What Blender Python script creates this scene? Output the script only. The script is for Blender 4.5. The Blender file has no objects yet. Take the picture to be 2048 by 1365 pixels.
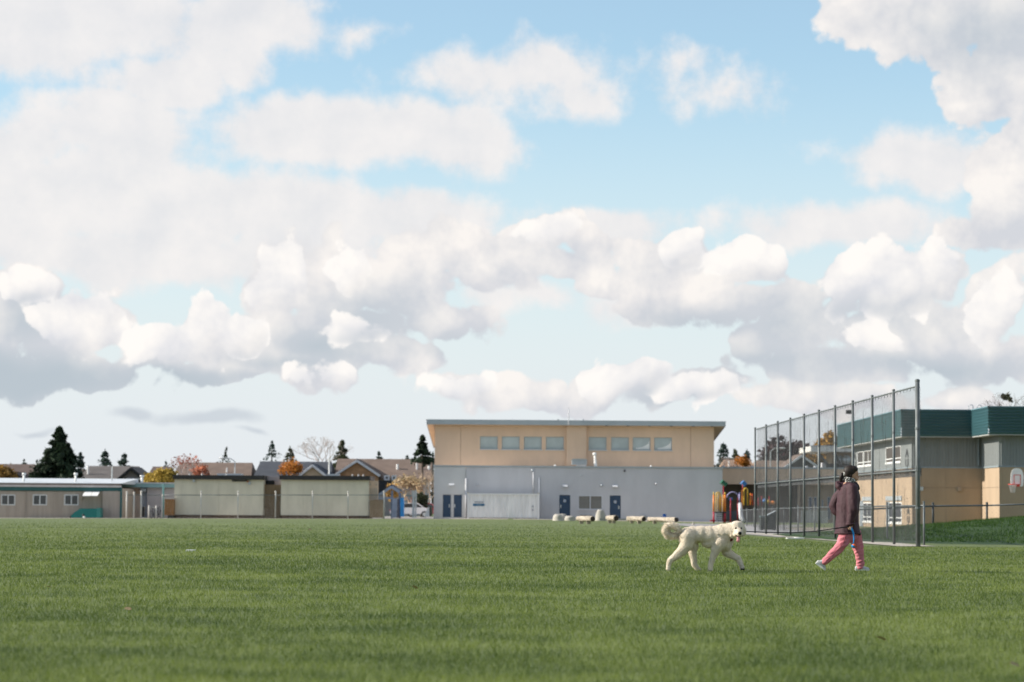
import bpy, bmesh, math, random
import numpy as np
from mathutils import Vector, Matrix, noise as mnoise

random.seed(7)
RNG = np.random.default_rng(11)
R = math.radians
S = bpy.context.scene
COL = S.collection

# ------------------------------------------------------------------ camera
F = 4836.0                       # focal length in photograph pixels (85 mm on 36 mm)
EYE = 1.0
PITCH, ROLL = math.atan(329.5 / F), R(0.4)
cam_data = bpy.data.cameras.new('camera')
cam_data.lens = 85; cam_data.sensor_width = 36
cam_data.clip_start = 0.1; cam_data.clip_end = 6000
cam_data.dof.use_dof = True
cam_data.dof.focus_distance = 38.4
cam_data.dof.aperture_fstop = 2.6
cam = bpy.data.objects.new('camera', cam_data)
CAM_M = Matrix.Translation((0, 0, EYE)) @ Matrix.Rotation(math.pi / 2 + PITCH, 4, 'X') @ Matrix.Rotation(ROLL, 4, 'Z')
cam.matrix_world = CAM_M
COL.objects.link(cam)
S.camera = cam
CR = CAM_M.to_3x3()

def ray(u, v):
    return (CR @ Vector(((u - 1024) / F, (682.5 - v) / F, -1))).normalized()
def W(u, v, Y):
    """world point at distance Y in front of the viewer that shows at photograph position (u, v)"""
    d = ray(u, v)
    return Vector((0, 0, EYE)) + d * (Y / d.y)
def WX(u, Y, v=1000): return W(u, v, Y).x
def WZ(u, v, Y): return W(u, v, Y).z

# ------------------------------------------------------------------ exposure
S.view_settings.view_transform = 'Standard'
S.view_settings.look = 'None'
S.view_settings.gamma = 1
S.view_settings.exposure = 0.62
S.view_settings.use_curve_mapping = False
S.cycles.use_denoising = True
S.cycles.use_adaptive_sampling = True
S.cycles.adaptive_threshold = 0.015
S.cycles.adaptive_min_samples = 12
S.cycles.max_bounces = 6
S.cycles.diffuse_bounces = 3
S.cycles.transparent_max_bounces = 12
S.cycles.caustics_reflective = False
S.cycles.caustics_refractive = False

# ------------------------------------------------------------------ sun
SUN_EL, SUN_BACK = R(28), R(1.5)   # from the left, level with the subject
SUN_DIR = Vector((-math.cos(SUN_EL) * math.cos(SUN_BACK), math.cos(SUN_EL) * math.sin(SUN_BACK), math.sin(SUN_EL)))
sun_data = bpy.data.lights.new('sun', 'SUN')
sun_data.energy = 5.0; sun_data.angle = R(0.6); sun_data.color = (1.0, 0.93, 0.82)
sun = bpy.data.objects.new('sun', sun_data)
sun.rotation_euler = SUN_DIR.to_track_quat('Z', 'Y').to_euler()
sun.location = (-40, 10, 40)
COL.objects.link(sun)

# ------------------------------------------------------------------ node expression helper
class E:
    """a socket or a number with arithmetic that grows math nodes"""
    nt = None
    def __init__(s, v): s.v = v
    @staticmethod
    def m(op, *a, clamp=False):
        n = E.nt.nodes.new('ShaderNodeMath'); n.operation = op; n.use_clamp = clamp
        for i, x in enumerate(a):
            x = x.v if isinstance(x, E) else x
            if isinstance(x, (int, float)): n.inputs[i].default_value = x
            else: E.nt.links.new(x, n.inputs[i])
        return E(n.outputs[0])
    def __add__(s, o): return E.m('ADD', s, o)
    __radd__ = __add__
    def __sub__(s, o): return E.m('SUBTRACT', s, o)
    def __rsub__(s, o): return E.m('SUBTRACT', o, s)
    def __mul__(s, o): return E.m('MULTIPLY', s, o)
    __rmul__ = __mul__
    def __truediv__(s, o): return E.m('DIVIDE', s, o)
    def max(s, o): return E.m('MAXIMUM', s, o)
    def min(s, o): return E.m('MINIMUM', s, o)
    def step(s, a, b):
        n = E.nt.nodes.new('ShaderNodeMapRange'); n.interpolation_type = 'SMOOTHSTEP'
        E.nt.links.new(s.v, n.inputs[0])
        n.inputs[1].default_value = a; n.inputs[2].default_value = b
        return E(n.outputs[0])
def vec(x, y, z=0.0):
    n = E.nt.nodes.new('ShaderNodeCombineXYZ')
    for i, c in enumerate((x, y, z)):
        c = c.v if isinstance(c, E) else c
        if isinstance(c, (int, float)): n.inputs[i].default_value = c
        else: E.nt.links.new(c, n.inputs[i])
    return n.outputs[0]
def vmath(op, a, b=None):
    n = E.nt.nodes.new('ShaderNodeVectorMath'); n.operation = op
    for i, c in enumerate((a, b)):
        if c is None: continue
        if isinstance(c, tuple): n.inputs[i].default_value = c
        else: E.nt.links.new(c, n.inputs[i])
    return n.outputs['Value'] if op in ('LENGTH', 'DOT_PRODUCT') else n.outputs[0]
def noise_tex(v, scale, detail=4, rough=0.55, dim='3D', dist=0.0, color=False):
    n = E.nt.nodes.new('ShaderNodeTexNoise'); n.noise_dimensions = dim
    n.inputs['Scale'].default_value = scale; n.inputs['Detail'].default_value = detail
    n.inputs['Roughness'].default_value = rough; n.inputs['Distortion'].default_value = dist
    if v is not None: E.nt.links.new(v, n.inputs['Vector'])
    return n.outputs['Color'] if color else E(n.outputs['Fac'])
def mixc(fac, a, b):
    n = E.nt.nodes.new('ShaderNodeMix'); n.data_type = 'RGBA'
    f = fac.v if isinstance(fac, E) else fac
    if isinstance(f, (int, float)): n.inputs[0].default_value = f
    else: E.nt.links.new(f, n.inputs[0])
    for i, c in ((6, a), (7, b)):
        if isinstance(c, tuple): n.inputs[i].default_value = (*c[:3], 1)
        else: E.nt.links.new(c, n.inputs[i])
    return n.outputs[2]

# ------------------------------------------------------------------ world: clear sky and broken cumulus
world = bpy.data.worlds.new('World'); S.world = world; world.use_nodes = True
E.nt = world.node_tree
E.nt.nodes.clear()
sky_node = E.nt.nodes.new('ShaderNodeTexSky'); sky_node.sky_type = 'NISHITA'
sky_node.sun_disc = False; sky_node.sun_elevation = SUN_EL
sky_node.sun_rotation = R(-90) + SUN_BACK
sky_node.air_density = 1.0; sky_node.dust_density = 0.3; sky_node.ozone_density = 2.0
tc = E.nt.nodes.new('ShaderNodeTexCoord')
sep = E.nt.nodes.new('ShaderNodeSeparateXYZ'); E.nt.links.new(tc.outputs['Generated'], sep.inputs[0])
dx, dy, dz = (E(sep.outputs[i]) for i in range(3))
AZ = E.m('ARCTAN2', dx, dy) * 4.836          # thousands of photograph pixels either side of straight ahead
EL = E.m('ARCSINE', dz) * 4.836              # and above the horizon
P0 = vec(AZ, EL)
warp = vmath('SUBTRACT', noise_tex(P0, 4.2, 3, 0.5, '2D', color=True), (0.5, 0.5, 0.5))
wscale = vmath('MULTIPLY', warp, (0.15, 0.085, 0.0))
P = vmath('ADD', P0, wscale)
def azel(u, v):
    d = ray(u, v)
    return math.atan2(d.x, d.y) * 4.836, math.asin(d.z) * 4.836
def blobs(rows, Pv, lit=None):
    """union of soft ellipses: each row is centre u, v, radii u, v (photograph pixels), weight"""
    top = None; ls = ws = None
    for r in rows:
        cu, cv = azel(r[0], r[1]); w = r[4] if len(r) > 4 else 1.0
        q = vmath('MULTIPLY', vmath('SUBTRACT', Pv, (cu, cv, 0)), (1000 / r[2], 1000 / r[3], 0))
        g = E.m('MULTIPLY_ADD', E(vmath('LENGTH', q)), -w, w)
        top = g if top is None else E.m('SMOOTH_MAX', top, g, 0.12)
        if lit:
            gp = E.m('MAXIMUM', g, 0.0); gp = gp * gp
            l = E(vmath('DOT_PRODUCT', q, (lit[0], lit[1], 0)))
            ls = l * gp if ls is None else E.m('MULTIPLY_ADD', l, gp, ls)
            ws = gp if ws is None else ws + gp
    return (top, ls / (ws + 0.02)) if lit else top
# fine structure shared by the layers
fb = noise_tex(P0, 6.5, 7, 0.60, '2D')                     # fractal
fb2 = noise_tex(vmath('ADD', P0, (0.04, -0.032, 0)), 6.5, 4, 0.60, '2D')   # the same, away from the sun
relief = fb2 - fb
inview = E.m('ABSOLUTE', AZ).step(1.9, 1.25) * EL.step(1.75, 1.15)
# high thin sheets
SHEETS = [(150, 10, 330, 140), (480, 40, 160, 120), (20, 90, 130, 60), (340, 165, 160, 70), (500, 135, 75, 65), (60, 270, 110, 70), (230, 260, 230, 90),
          (150, 390, 300, 150), (330, 430, 360, 110), (600, 430, 350, 85),
          (640, 270, 240, 90), (850, 280, 230, 80), (240, 510, 430, 75), (600, 510, 260, 75),
          (1020, 145, 210, 65, .48), (1130, 195, 130, 55, .40), (1330, 130, 110, 45, .26), (1440, 180, 140, 50, .34),
          (720, 55, 95, 38, .34), (920, 408, 65, 26, .6),
          (1840, 330, 180, 70, .85), (1700, 445, 300, 50, .9), (1210, 460, 150, 50, .9), (1300, 600, 230, 60, .7), (880, 440, 200, 70), (1060, 590, 120, 40, .5)]
hs = blobs(SHEETS, P)
hs = hs + (fb - 0.5) * 1.3 + 0.12
hs = hs * inview + (1.0 - inview) * (fb * 2.6 - 1.2)
h_alpha = hs.step(0.0, 0.50)
# cumulus heaps
HEAPS = [(150, 640, 130, 85), (40, 590, 170, 60), (90, 740, 350, 75, .9), (-40, 680, 200, 90),
         (310, 710, 125, 60), (395, 660, 95, 85), (480, 690, 130, 75), (560, 570, 90, 120), (640, 570, 130, 130), (720, 570, 85, 100),
         (600, 690, 230, 100), (810, 580, 170, 140), (890, 640, 140, 60), (640, 765, 120, 48), (790, 720, 170, 50), (450, 745, 210, 35),
         (930, 490, 190, 75), (1080, 475, 85, 58), (1000, 540, 130, 65), (1160, 490, 110, 45), (1100, 525, 90, 45), (75, 690, 120, 55), (745, 645, 95, 55),
         (1190, 555, 110, 45), (1290, 535, 150, 80), (1385, 500, 60, 55), (1340, 600, 190, 75), (1500, 530, 100, 60), (1500, 610, 190, 90),
         (1590, 660, 170, 120), (1790, 550, 165, 115), (1700, 565, 85, 105), (1900, 535, 90, 85), (2010, 600, 90, 130),
         (1870, 690, 270, 85), (1700, 735, 300, 60), (2030, 710, 190, 75), (1950, 640, 150, 70),
         (1880, 30, 250, 125), (1750, 10, 120, 80), (2030, 70, 170, 130), (1980, 160, 140, 140), (2040, 340, 120, 180), (1980, 450, 140, 70),
         (1100, 793, 300, 56), (1235, 758, 110, 45), (920, 775, 85, 48), (1400, 778, 120, 38), (1640, 812, 210, 40), (1900, 800, 170, 40)]
hp, lit = blobs(HEAPS, P, (-0.5, 0.8))
vor = E.nt.nodes.new('ShaderNodeTexVoronoi'); vor.voronoi_dimensions = '2D'; vor.feature = 'F1'
vor.inputs['Scale'].default_value = 10.0; vor.inputs['Detail'].default_value = 2.0; vor.inputs['Roughness'].default_value = 0.5
E.nt.links.new(P, vor.inputs['Vector'])
bil = 0.55 - E(vor.outputs['Distance'])
hc = hp + (fb - 0.5) * 0.95 + bil * 0.46
hc = hc * inview + (1.0 - inview) * (fb * 3.0 - 1.75)
c_alpha = hc.step(0.11, 0.27)
# flat grey undersides
BASES = [(40, 755, 350, 65, 1.3), (330, 757, 230, 32, .9), (590, 735, 180, 30, .6), (740, 640, 120, 90, .45), (660, 700, 140, 55, .7),
         (930, 690, 150, 35, .6), (1560, 735, 330, 65, .5), (1600, 650, 140, 90, .4), (1880, 735, 240, 45, .75), (1780, 640, 170, 60, .3), (1330, 800, 100, 25, .6),
         (1420, 650, 220, 45, .5), (1960, 60, 150, 90, .4), (400, 30, 320, 70, .4), (30, 650, 100, 60, .6), (450, 400, 300, 60, .25)]
bs = blobs(BASES, P)
deep = bs.step(-0.30, 1.0)
shade = deep * 0.7 + relief * 1.7 + lit.step(0.5, -0.8) * 0.60 - bil * 0.55 + 0.16
shade = E.m('MULTIPLY', shade, 1.0, clamp=True)
# sunlit heads of the nearest heaps, standing out against the greyer cloud behind and melting away below
HEADS = [(325, 700, 125, 62), (398, 650, 88, 80), (480, 670, 70, 60), (560, 560, 72, 95), (705, 530, 52, 62), (130, 655, 115, 65), (165, 615, 80, 50), (50, 585, 90, 45),
         (1795, 545, 160, 105), (1700, 560, 75, 100), (1885, 525, 75, 75), (1500, 510, 90, 42), (1240, 760, 110, 48), (925, 778, 90, 50, .8), (1395, 782, 110, 34, .55),
         (640, 765, 125, 42, .6), (725, 655, 85, 48, .6), (1755, 692, 80, 34, .5), (2015, 610, 70, 95), (1080, 470, 55, 45), (1380, 495, 50, 48)]
hd_, lit2 = blobs(HEADS, P, (-0.45, 0.85))
hd_ = hd_ + (fb - 0.5) * 1.15 + bil * 0.55
f_alpha = hd_.step(0.06, 0.20) * lit2.step(-0.62, 0.02) * inview
f_shade = E.m('MULTIPLY', lit2.step(0.45, -0.5) * 0.55 + relief * 1.6 - bil * 0.7 + 0.02, 1.0, clamp=True)
heads = mixc(f_shade, (0.665, 0.64, 0.615), (0.50, 0.505, 0.53))
# small grey scraps low over the roofs
SCRAPS = [(400, 832, 130, 22), (280, 828, 60, 20, .8), (80, 855, 60, 9, .8), (480, 862, 45, 9, .7)]
sc = (blobs(SCRAPS, P) + (fb - 0.5) * 0.8).step(0.0, 0.7) * inview * 0.6

# light of the clear part, with a pale veil of moist air towards the horizon
bg_scale = E.nt.nodes.new('ShaderNodeVectorMath'); bg_scale.operation = 'MULTIPLY'
E.nt.links.new(sky_node.outputs[0], bg_scale.inputs[0]); bg_scale.inputs[1].default_value = (0.104, 0.117, 0.112)
veil = EL.step(0.95, 0.05) * 0.80 + 0.17
clear = mixc(veil, bg_scale.outputs[0], (0.512, 0.538, 0.568))
col = mixc(h_alpha * 0.93, clear, mixc(E.m('MULTIPLY', relief * 1.1 + 0.25 + bs.step(0.0, 0.8) * 0.5, 1.0, clamp=True), (0.60, 0.578, 0.568), (0.47, 0.48, 0.505)))
cum = mixc(deep * 0.85, mixc(shade, (0.635, 0.605, 0.58), (0.435, 0.445, 0.475)), (0.30, 0.35, 0.39))
col = mixc(c_alpha * 0.97, col, cum)
col = mixc(f_alpha * 0.95, col, heads)
col = mixc(sc, col, (0.34, 0.375, 0.42))
bgn = E.nt.nodes.new('ShaderNodeBackground'); E.nt.links.new(col, bgn.inputs[0]); bgn.inputs[1].default_value = 1.0
wo = E.nt.nodes.new('ShaderNodeOutputWorld'); E.nt.links.new(bgn.outputs[0], wo.inputs[0])
world.cycles.sampling_method = 'MANUAL'; world.cycles.sample_map_resolution = 512

# ------------------------------------------------------------------ materials
def srgb(r, g, b):
    f = lambda c: (c / 255 / 12.92) if c / 255 <= 0.04045 else ((c / 255 + 0.055) / 1.055) ** 2.4
    return (f(r), f(g), f(b))
MATS = {}
def pm(name, col, rough=0.8, var=0.12, scale=2.0, bump=0.0, metal=0.0, stretch=(1, 1, 1), fine=0.0, spec=0.3, trans=0.0):
    """procedural material: a base colour with blotchy variation, grain and fine relief"""
    if name in MATS: return MATS[name]
    m = bpy.data.materials.new(name); m.use_nodes = True
    nt = m.node_tree; E.nt = nt
    b = nt.nodes['Principled BSDF']
    b.inputs['Roughness'].default_value = rough; b.inputs['Metallic'].default_value = metal
    b.inputs['Specular IOR Level'].default_value = spec
    t = nt.nodes.new('ShaderNodeTexCoord')
    v = vmath('MULTIPLY', t.outputs['Object'], tuple(float(s) for s in stretch))
    n1 = noise_tex(v, scale, 4, 0.6)
    lo = tuple(c * (1 - var) for c in col); hi = tuple(min(1, c * (1 + var)) for c in col)
    c = mixc(n1.step(0.3, 0.7), lo, hi)
    if fine:
        n2 = noise_tex(v, scale * 14, 2, 0.6)
        c = mixc((n2 - 0.35) * fine, c, tuple(x * 0.35 for x in col))
    nt.links.new(c, b.inputs['Base Color'])
    if bump:
        bn = nt.nodes.new('ShaderNodeBump'); bn.inputs['Strength'].default_value = min(1, bump)
        bn.inputs['Distance'].default_value = 0.02
        n3 = noise_tex(v, scale * 9, 3, 0.6)
        nt.links.new(n3.v, bn.inputs['Height']); nt.links.new(bn.outputs[0], b.inputs['Normal'])
    if trans:
        tr = nt.nodes.new('ShaderNodeBsdfTranslucent'); nt.links.new(c, tr.inputs[0])
        mx = nt.nodes.new('ShaderNodeMixShader'); mx.inputs[0].default_value = trans
        nt.links.new(b.outputs[0], mx.inputs[1]); nt.links.new(tr.outputs[0], mx.inputs[2])
        nt.links.new(mx.outputs[0], nt.nodes['Material Output'].inputs[0])
    MATS[name] = m
    return m
def glass_mat(name, col, rough=0.08, spec=0.6, var=0.25, scale=1.0):
    return pm(name, col, rough, var, scale, spec=spec)

# ------------------------------------------------------------------ mesh builder
class MB:
    def __init__(s): s.v = []; s.f = []
    def quad(s, a, b, c, d):
        n = len(s.v); s.v += [tuple(a), tuple(b), tuple(c), tuple(d)]; s.f.append((n, n + 1, n + 2, n + 3)); return s
    def tri(s, a, b, c):
        n = len(s.v); s.v += [tuple(a), tuple(b), tuple(c)]; s.f.append((n, n + 1, n + 2)); return s
    def box(s, x0, x1, y0, y1, z0, z1):
        if x0 > x1: x0, x1 = x1, x0
        if y0 > y1: y0, y1 = y1, y0
        if z0 > z1: z0, z1 = z1, z0
        n = len(s.v)
        s.v += [(x, y, z) for z in (z0, z1) for y in (y0, y1) for x in (x0, x1)]
        s.f += [tuple(n + i for i in q) for q in ((0, 2, 3, 1), (4, 5, 7, 6), (0, 1, 5, 4), (2, 6, 7, 3), (0, 4, 6, 2), (1, 3, 7, 5))]
        return s
    def prism(s, poly, axis, a, b):
        """extrude a 2D polygon along an axis: axis 'x' takes (y, z), 'y' takes (x, z), 'z' takes (x, y)"""
        def p(q, t):
            return (t, q[0], q[1]) if axis == 'x' else (q[0], t, q[1]) if axis == 'y' else (q[0], q[1], t)
        n = len(s.v); k = len(poly)
        s.v += [p(q, a) for q in poly] + [p(q, b) for q in poly]
        s.f += [tuple(range(n, n + k)), tuple(range(n + 2 * k - 1, n + k - 1, -1))]
        s.f += [(n + i, n + k + i, n + k + (i + 1) % k, n + (i + 1) % k) for i in range(k)]
        return s
    def tube(s, pts, r, seg=8, r1=None, cap=True):
        pts = [Vector(p) for p in pts]
        m = len(pts); rings = []
        rad = r if isinstance(r, (list, tuple)) else [r + ((r1 if r1 is not None else r) - r) * i / max(1, m - 1) for i in range(m)]
        up = None
        for i, p in enumerate(pts):
            d = (pts[min(i + 1, m - 1)] - pts[max(i - 1, 0)]).normalized()
            if up is None: up = d.orthogonal().normalized()
            up = (up - d * up.dot(d))
            up = up.normalized() if up.length > 1e-6 else d.orthogonal().normalized()
            w = d.cross(up); n = len(s.v)
            s.v += [tuple(p + (up * math.cos(2 * math.pi * k / seg) + w * math.sin(2 * math.pi * k / seg)) * rad[i]) for k in range(seg)]
            rings.append(n)
        for a, b in zip(rings, rings[1:]):
            s.f += [(a + k, a + (k + 1) % seg, b + (k + 1) % seg, b + k) for k in range(seg)]
        if cap:
            s.f += [tuple(rings[0] + k for k in reversed(range(seg))), tuple(rings[-1] + k for k in range(seg))]
        return s
    def bar(s, p0, p1, w, t=None):
        """square bar between two points"""
        return s.tube([p0, p1], (w if t is None else (w + t) / 2) * 0.7071, 4)
    def ball(s, c, r, nu=12, nv=8, rot=None):
        c = Vector(c); r = r if isinstance(r, (tuple, list)) else (r, r, r)
        n = len(s.v)
        for j in range(nv + 1):
            th = math.pi * j / nv
            for i in range(nu):
                ph = 2 * math.pi * i / nu
                q = Vector((r[0] * math.sin(th) * math.cos(ph), r[1] * math.sin(th) * math.sin(ph), r[2] * math.cos(th)))
                if rot is not None: q = rot @ q
                s.v.append(tuple(c + q))
        for j in range(nv):
            for i in range(nu):
                s.f.append((n + j * nu + i, n + (j + 1) * nu + i, n + (j + 1) * nu + (i + 1) % nu, n + j * nu + (i + 1) % nu))
        return s
    def capsule(s, p0, r0, p1, r1, seg=12):
        s.ball(p0, r0, seg, 8); s.ball(p1, r1, seg, 8); s.tube([p0, p1], [r0, r1], seg); return s
    def limb(s, pts, seg=12):
        for (a, ra), (b, rb) in zip(pts, pts[1:]): s.capsule(a, ra, b, rb, seg)
        return s
    def mesh(s, name, off=(0, 0, 0)):
        me = bpy.data.meshes.new(name)
        o = Vector(off)
        me.from_pydata([(x - o.x, y - o.y, z - o.z) for x, y, z in s.v], [], s.f)
        me.update()
        return me
    def build(s, name, mat, parent=None, smooth=False, kind=None):
        off = root_of(parent).location if parent else (0, 0, 0)
        me = s.mesh(name, off)
        return link(name, me, mat, parent, smooth, kind)

def root_of(o):
    while o.parent: o = o.parent
    return o
def link(name, me, mat, parent=None, smooth=False, kind=None):
    if mat: me.materials.append(mat)
    if smooth: me.polygons.foreach_set('use_smooth', [True] * len(me.polygons))
    o = bpy.data.objects.new(name, me); COL.objects.link(o)
    if parent: o.parent = parent
    if kind: o['kind'] = kind
    return o
def tag(o, label, cat, group=None):
    o['label'] = label; o['category'] = cat
    if group: o['group'] = group
    return o
def thing(name, label, cat, loc=(0, 0, 0), group=None):
    o = bpy.data.objects.new(name, None); COL.objects.link(o)
    o.empty_display_size = 0.3; o.location = Vector(loc)
    return tag(o, label, cat, group)
def structure(o): o['kind'] = 'structure'; return o
def copy_tree(o, loc=None, label=None, parent=None):
    c = o.copy(); COL.objects.link(c); c.parent = parent
    if loc is not None: c.location = loc
    if label: c['label'] = label
    for ch in list(o.children): copy_tree(ch, parent=c)
    return c
def fr(u0, v0, u1, v1, Y):
    """x0, x1, z0, z1 of an upright rectangle at distance Y"""
    um, vm = (u0 + u1) / 2, (v0 + v1) / 2
    return W(u0, vm, Y).x, W(u1, vm, Y).x, W(um, v1, Y).z, W(um, v0, Y).z
def facade(mb, x0, x1, z0, z1, Y, depth, holes=()):
    """front sheet of a wall with real openings (reveals 'depth' deep); seen from -Y"""
    xs = sorted({x0, x1, *[h[0] for h in holes], *[h[1] for h in holes]})
    zs = sorted({z0, z1, *[h[2] for h in holes], *[h[3] for h in holes]})
    for a, b in zip(xs, xs[1:]):
        for c, d in zip(zs, zs[1:]):
            mx, mz = (a + b) / 2, (c + d) / 2
            if any(h[0] < mx < h[1] and h[2] < mz < h[3] for h in holes): continue
            mb.quad((a, Y, c), (b, Y, c), (b, Y, d), (a, Y, d))
    for (a, b, c, d) in list(holes) + [None][:0]:
        e = Y + depth
        mb.quad((a, Y, c), (a, Y, d), (a, e, d), (a, e, c)); mb.quad((b, Y, c), (b, e, c), (b, e, d), (b, Y, d))
        mb.quad((a, Y, d), (b, Y, d), (b, e, d), (a, e, d)); mb.quad((a, Y, c), (a, e, c), (b, e, c), (b, Y, c))
    e = Y + depth
    mb.quad((x0, Y, z0), (x0, Y, z1), (x0, e, z1), (x0, e, z0)); mb.quad((x1, Y, z0), (x1, e, z0), (x1, e, z1), (x1, Y, z1))
    mb.quad((x0, Y, z1), (x1, Y, z1), (x1, e, z1), (x0, e, z1)); mb.quad((x0, Y, z0), (x0, e, z0), (x1, e, z0), (x1, Y, z0))
    return mb
def frame_bars(mb, x0, x1, z0, z1, y0, y1, w, mull=0):
    mb.box(x0, x0 + w, y0, y1, z0, z1); mb.box(x1 - w, x1, y0, y1, z0, z1)
    mb.box(x0 + w, x1 - w, y0, y1, z1 - w, z1); mb.box(x0 + w, x1 - w, y0, y1, z0, z0 + w)
    for i in range(mull):
        c = x0 + (x1 - x0) * (i + 1) / (mull + 1)
        mb.box(c - w / 2, c + w / 2, y0, y1, z0 + w, z1 - w)
    return mb
def bake(mb, voxel, smooth=4, off=(0, 0, 0), name='body'):
    """one continuous skin grown round the overlapping shapes"""
    me = mb.mesh('tmp', off)
    o = bpy.data.objects.new('tmp', me); COL.objects.link(o)
    r = o.modifiers.new('r', 'REMESH'); r.mode = 'VOXEL'; r.voxel_size = voxel
    if smooth:
        k = o.modifiers.new('s', 'SMOOTH'); k.iterations = smooth; k.factor = 0.5
    dg = bpy.context.evaluated_depsgraph_get()
    out = bpy.data.meshes.new_from_object(o.evaluated_get(dg)); out.name = name
    bpy.data.objects.remove(o); bpy.data.meshes.remove(me)
    return out
def np_mesh(name, verts, faces, k):
    """fast mesh from arrays; faces (n, k)"""
    me = bpy.data.meshes.new(name)
    n = len(faces)
    me.vertices.add(len(verts)); me.vertices.foreach_set('co', np.ascontiguousarray(verts, np.float32).ravel())
    me.loops.add(n * k); me.loops.foreach_set('vertex_index', np.ascontiguousarray(faces, np.int32).ravel())
    me.polygons.add(n); me.polygons.foreach_set('loop_start', np.arange(0, n * k, k, dtype=np.int32))
    me.update(calc_edges=True)
    return me

# ------------------------------------------------------------------ ground levels
def sstep(x, a, b):
    t = np.clip((np.asarray(x, float) - a) / (b - a), 0, 1); return t * t * (3 - 2 * t)
def gz(x, y):
    x = np.asarray(x, float); y = np.asarray(y, float)
    side = np.where(x < 0, np.clip(-x / 48, 0, 1), np.clip(x / 22, 0, 1)) ** 1.1
    return -sstep(y, 48, 215) * (0.19 + 0.22 * side)
def gz1(x, y): return float(gz(x, y))
def G(u, v):
    """point of the ground seen at photograph position (u, v)"""
    Y = 60.0
    d = ray(u, v)
    for _ in range(40):
        z = gz1(d.x / d.y * Y, Y)
        Y = 0.5 * Y + 0.5 * min(400, max(5, (z - EYE) / (d.z / d.y)))
    return Vector((d.x / d.y * Y, Y, gz1(d.x / d.y * Y, Y)))

# the grass bank on the right rises towards the school
def bank_h(x, y):
    x = np.asarray(x, float); y = np.asarray(y, float)
    run = np.clip((x - 9.3) * 0.088, 0, 3.2)
    toe = sstep(y, 64.2, 82.0) * (1 - sstep(y, 87.0, 112.0))
    return toe * (0.05 + run) - 0.09

# ------------------------------------------------------------------ ground, grass
def lawn_mat(name, dark, light, dry, scale=1.0, blade=False):
    m = bpy.data.materials.new(name); m.use_nodes = True
    nt = m.node_tree; E.nt = nt; b = nt.nodes['Principled BSDF']
    b.inputs['Roughness'].default_value = 0.65; b.inputs['Specular IOR Level'].default_value = 0.25
    g = nt.nodes.new('ShaderNodeNewGeometry'); pos = g.outputs['Position']
    big = noise_tex(vmath('MULTIPLY', pos, (0.09 * scale, 0.14 * scale, 0)), 1.0, 3, 0.6)
    mid = noise_tex(vmath('MULTIPLY', pos, (0.7 * scale, 0.9 * scale, 0)), 1.0, 4, 0.65)
    fine = noise_tex(vmath('MULTIPLY', pos, (9.0, 9.0, 0)), 1.0, 4, 0.7)
    stripe = E.m('SINE', E(vmath('DOT_PRODUCT', pos, (0.10, 1.15, 0))))
    f = (big - 0.5) * 1.9 + (mid - 0.5) * 2.4 + stripe * 0.03 + 0.5
    if blade:
        at = nt.nodes.new('ShaderNodeAttribute'); at.attribute_name = 'tint'
        f = f + (E(at.outputs['Fac']) - 0.5) * 1.15
    else:
        f = f + (fine - 0.5) * 1.3
    f = E.m('MULTIPLY', f, 1.0, clamp=True)
    c = mixc(f, dark, light)
    d = (mid * 0.6 + big * 0.4 + (fine - 0.5) * 0.4)
    c = mixc(d.step(0.56, 0.80) * 0.3, c, dry)
    nt.links.new(c, b.inputs['Base Color'])
    if blade:
        tr = nt.nodes.new('ShaderNodeBsdfTranslucent'); nt.links.new(c, tr.inputs[0])
        mx = nt.nodes.new('ShaderNodeMixShader'); mx.inputs[0].default_value = 0.38
        nt.links.new(b.outputs[0], mx.inputs[1]); nt.links.new(tr.outputs[0], mx.inputs[2])
        nt.links.new(mx.outputs[0], nt.nodes['Material Output'].inputs[0])
    else:
        bn = nt.nodes.new('ShaderNodeBump'); bn.inputs['Strength'].default_value = 0.7; bn.inputs['Distance'].default_value = 0.05
        nt.links.new((fine + mid).v, bn.inputs['Height']); nt.links.new(bn.outputs[0], b.inputs['Normal'])
    return m
M_LAWN = lawn_mat('lawn', (0.078, 0.106, 0.028), (0.160, 0.190, 0.062), (0.22, 0.21, 0.09))
M_BLADE = lawn_mat('grass_blade', (0.034, 0.070, 0.011), (0.198, 0.250, 0.054), (0.30, 0.29, 0.13), blade=True)
M_BANK = lawn_mat('bank_lawn', (0.014, 0.036, 0.006), (0.042, 0.078, 0.014), (0.07, 0.08, 0.03), 1.6)
M_BANKB = lawn_mat('bank_blade', (0.014, 0.046, 0.006), (0.052, 0.105, 0.016), (0.10, 0.12, 0.04), 1.6, blade=True)
M_GRAVEL = pm('gravel', (0.40, 0.36, 0.31), 0.95, 0.2, 1.2, fine=0.5)
M_ASPHALT = pm('path_asphalt', (0.27, 0.26, 0.26), 0.95, 0.12, 0.8, fine=0.4)
M_EARTH = pm('bare_earth', (0.30, 0.25, 0.20), 0.95, 0.25, 0.6, fine=0.4)
M_CONC = pm('concrete', (0.48, 0.46, 0.43), 0.9, 0.12, 1.5, bump=0.3)

xs = np.concatenate([np.linspace(-900, -75, 14), np.linspace(-70, 70, 57), np.linspace(75, 900, 14)])
ys = np.concatenate([np.linspace(-60, 30, 10), np.linspace(35, 260, 60), np.linspace(280, 2500, 16)])
GX, GY = np.meshgrid(xs, ys)
gv = np.stack([GX, GY, gz(GX, GY)], -1).reshape(-1, 3)
nx = len(xs); idx = np.arange(len(ys) * nx).reshape(len(ys), nx)
gf = np.stack([idx[:-1, :-1], idx[:-1, 1:], idx[1:, 1:], idx[1:, :-1]], -1).reshape(-1, 4)
structure(link('ground', np_mesh('ground', gv, gf, 4), M_LAWN, smooth=True))

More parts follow.
